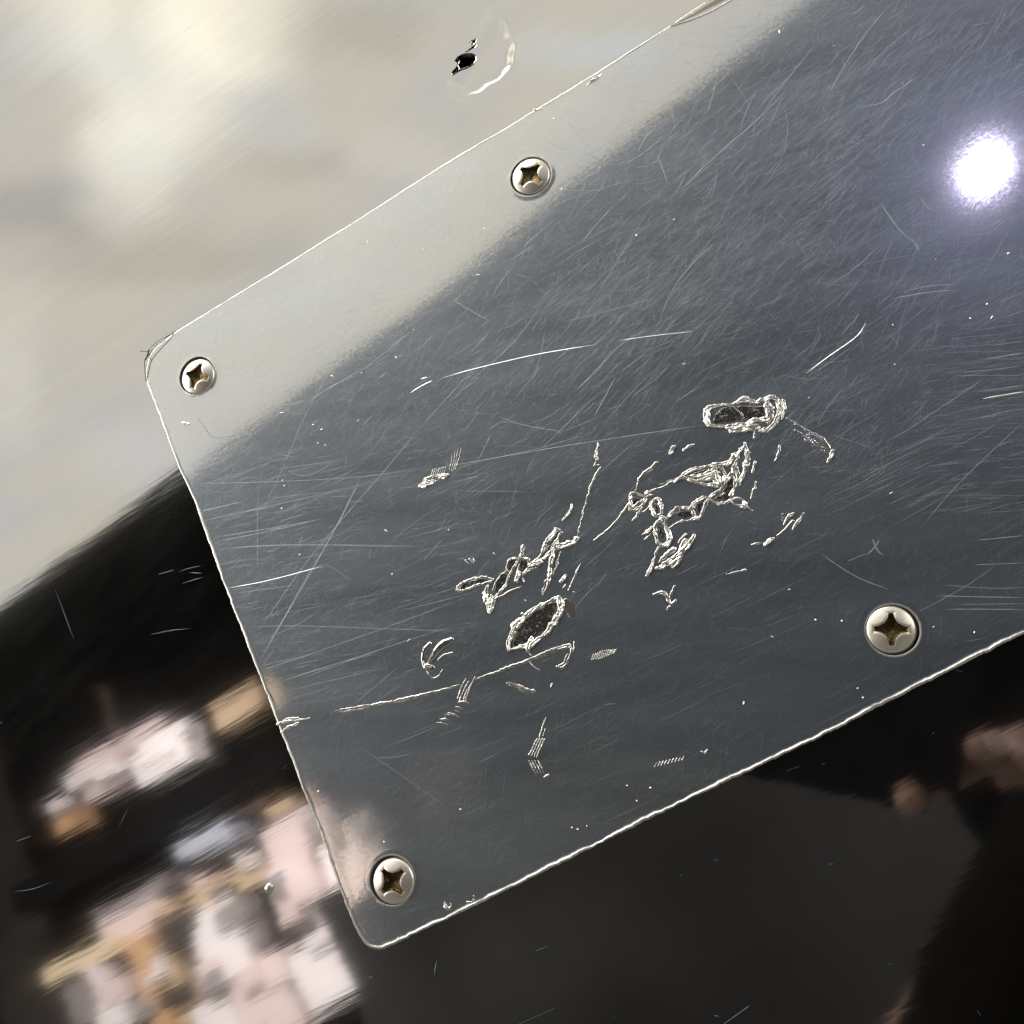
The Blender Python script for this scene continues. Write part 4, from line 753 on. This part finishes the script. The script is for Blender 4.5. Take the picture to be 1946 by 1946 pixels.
# hand holding it: palm, four fingers and thumb in one skin
bm = bmesh.new(); hv = []
me = bpy.data.meshes.new("hand"); verts, edges, rad = [], [], []
def vtx(x, y, out, r): p = reflected(x, y, out); verts.append(W(*p)); rad.append(r); return len(verts) - 1
p2 = vtx(1995, 1447, D + 0.07, 0.012); wr = vtx(2300, 1520, D + 0.11, 0.022); edges.append((p2, wr))
for tip, mid_, base in [((1858, 1422), (1862, 1423), (1880, 1427)), ((1950, 1436), (1954, 1437), (1972, 1441)), ((1722, 1522), (1745, 1508), (1872, 1430))]:
    a = vtx(*base, D + 0.052, 0.0075); b = vtx(*mid_, D + 0.014, 0.0054); c_ = vtx(*tip, D - 0.008, 0.0046)
    edges += [(p2, a), (a, b), (b, c_)]
me.from_pydata(verts, edges, []); hand = bpy.data.objects.new("hand", me); C.objects.link(hand)
sk = hand.modifiers.new("skin", 'SKIN'); ss = hand.modifiers.new("sub", 'SUBSURF'); ss.levels = 2; ss.render_levels = 2
for i_, r0 in enumerate(rad): me.skin_vertices[0].data[i_].radius = (r0, r0); me.skin_vertices[0].data[i_].use_root = (i_ == 0)
me.materials.append(plain("skin", (0.16, 0.09, 0.07), 0.5, 0.2, 90)); tag(hand, "hand with curled fingertips mirrored as pink blobs beside the lower right edge", "hand")
# dark grey garment: a softly folded front
n = 60; uu, vv = np.meshgrid(np.linspace(-1, 1, n), np.linspace(-1, 1, n), indexing='ij')
gp = reflected(1230, 1900, 0.55); 
fold = 0.0008 * np.sin(uu * 9 + vv * 2) + 0.0006 * np.sin(uu * 17 - vv * 3) + 0.02 * (noise2(uu, vv, 3, 4) - .5)
Vg = np.stack([gp[0] + uu * 0.24, gp[1] - 0.10 + vv * 0.26, gp[2] + 0.10 * uu ** 2 + fold], -1).reshape(-1, 3)
Vb = Vg + [0, 0, 0.02]
Fg = grid_faces(n, n); bd = np.r_[np.arange(n) * n, (n - 1) * n + np.arange(n), np.arange(n * n).reshape(n, n)[:, -1], np.arange(n)]
gm = mesh("grey_garment", np.r_[Vg, Vb], np.r_[Fg, Fg[:, ::-1] + n * n], [plain("grey_cloth", (0.050, 0.050, 0.051), 1.0, 0.2, 30)])
tag(gm, "dark grey cloth garment mirrored at the lower right below the plate", "garment")

def tube(name, pts, r0, mat, parent):
    cu = bpy.data.curves.new(name, 'CURVE'); cu.dimensions = '3D'; cu.bevel_depth = r0; cu.bevel_resolution = 6; cu.use_fill_caps = True
    sp = cu.splines.new('NURBS'); sp.points.add(len(pts) - 1); sp.use_endpoint_u = True; sp.order_u = 3
    for p, q in zip(sp.points, pts): p.co = (*W(*q), 1)
    cu.materials.append(mat); tmp = bpy.data.objects.new(name, cu); C.objects.link(tmp)
    me = bpy.data.meshes.new_from_object(tmp.evaluated_get(bpy.context.evaluated_depsgraph_get())); bpy.data.objects.remove(tmp)
    o = bpy.data.objects.new(name, me); C.objects.link(o); o.parent = parent; return o
SEAM = plain("brown_piping", (0.20, 0.11, 0.085), 0.5, 0.3, 60)
for dx in (0, 42): tube("piping", [reflected(x + dx, y, 0.46) for x, y in [(2060, 1420), (1950, 1560), (1860, 1670), (1780, 1800), (1700, 1950), (1600, 2160)]], 0.0032, SEAM, gm)
tube("sleeve", [reflected(x, y, 0.44) for x, y in [(2320, 1300), (2180, 1560), (2050, 1800), (1930, 2060), (1850, 2300)]], 0.062, plain("black_cloth", (0.004, 0.0037, 0.0035), 1.0, 0.3, 30), gm)
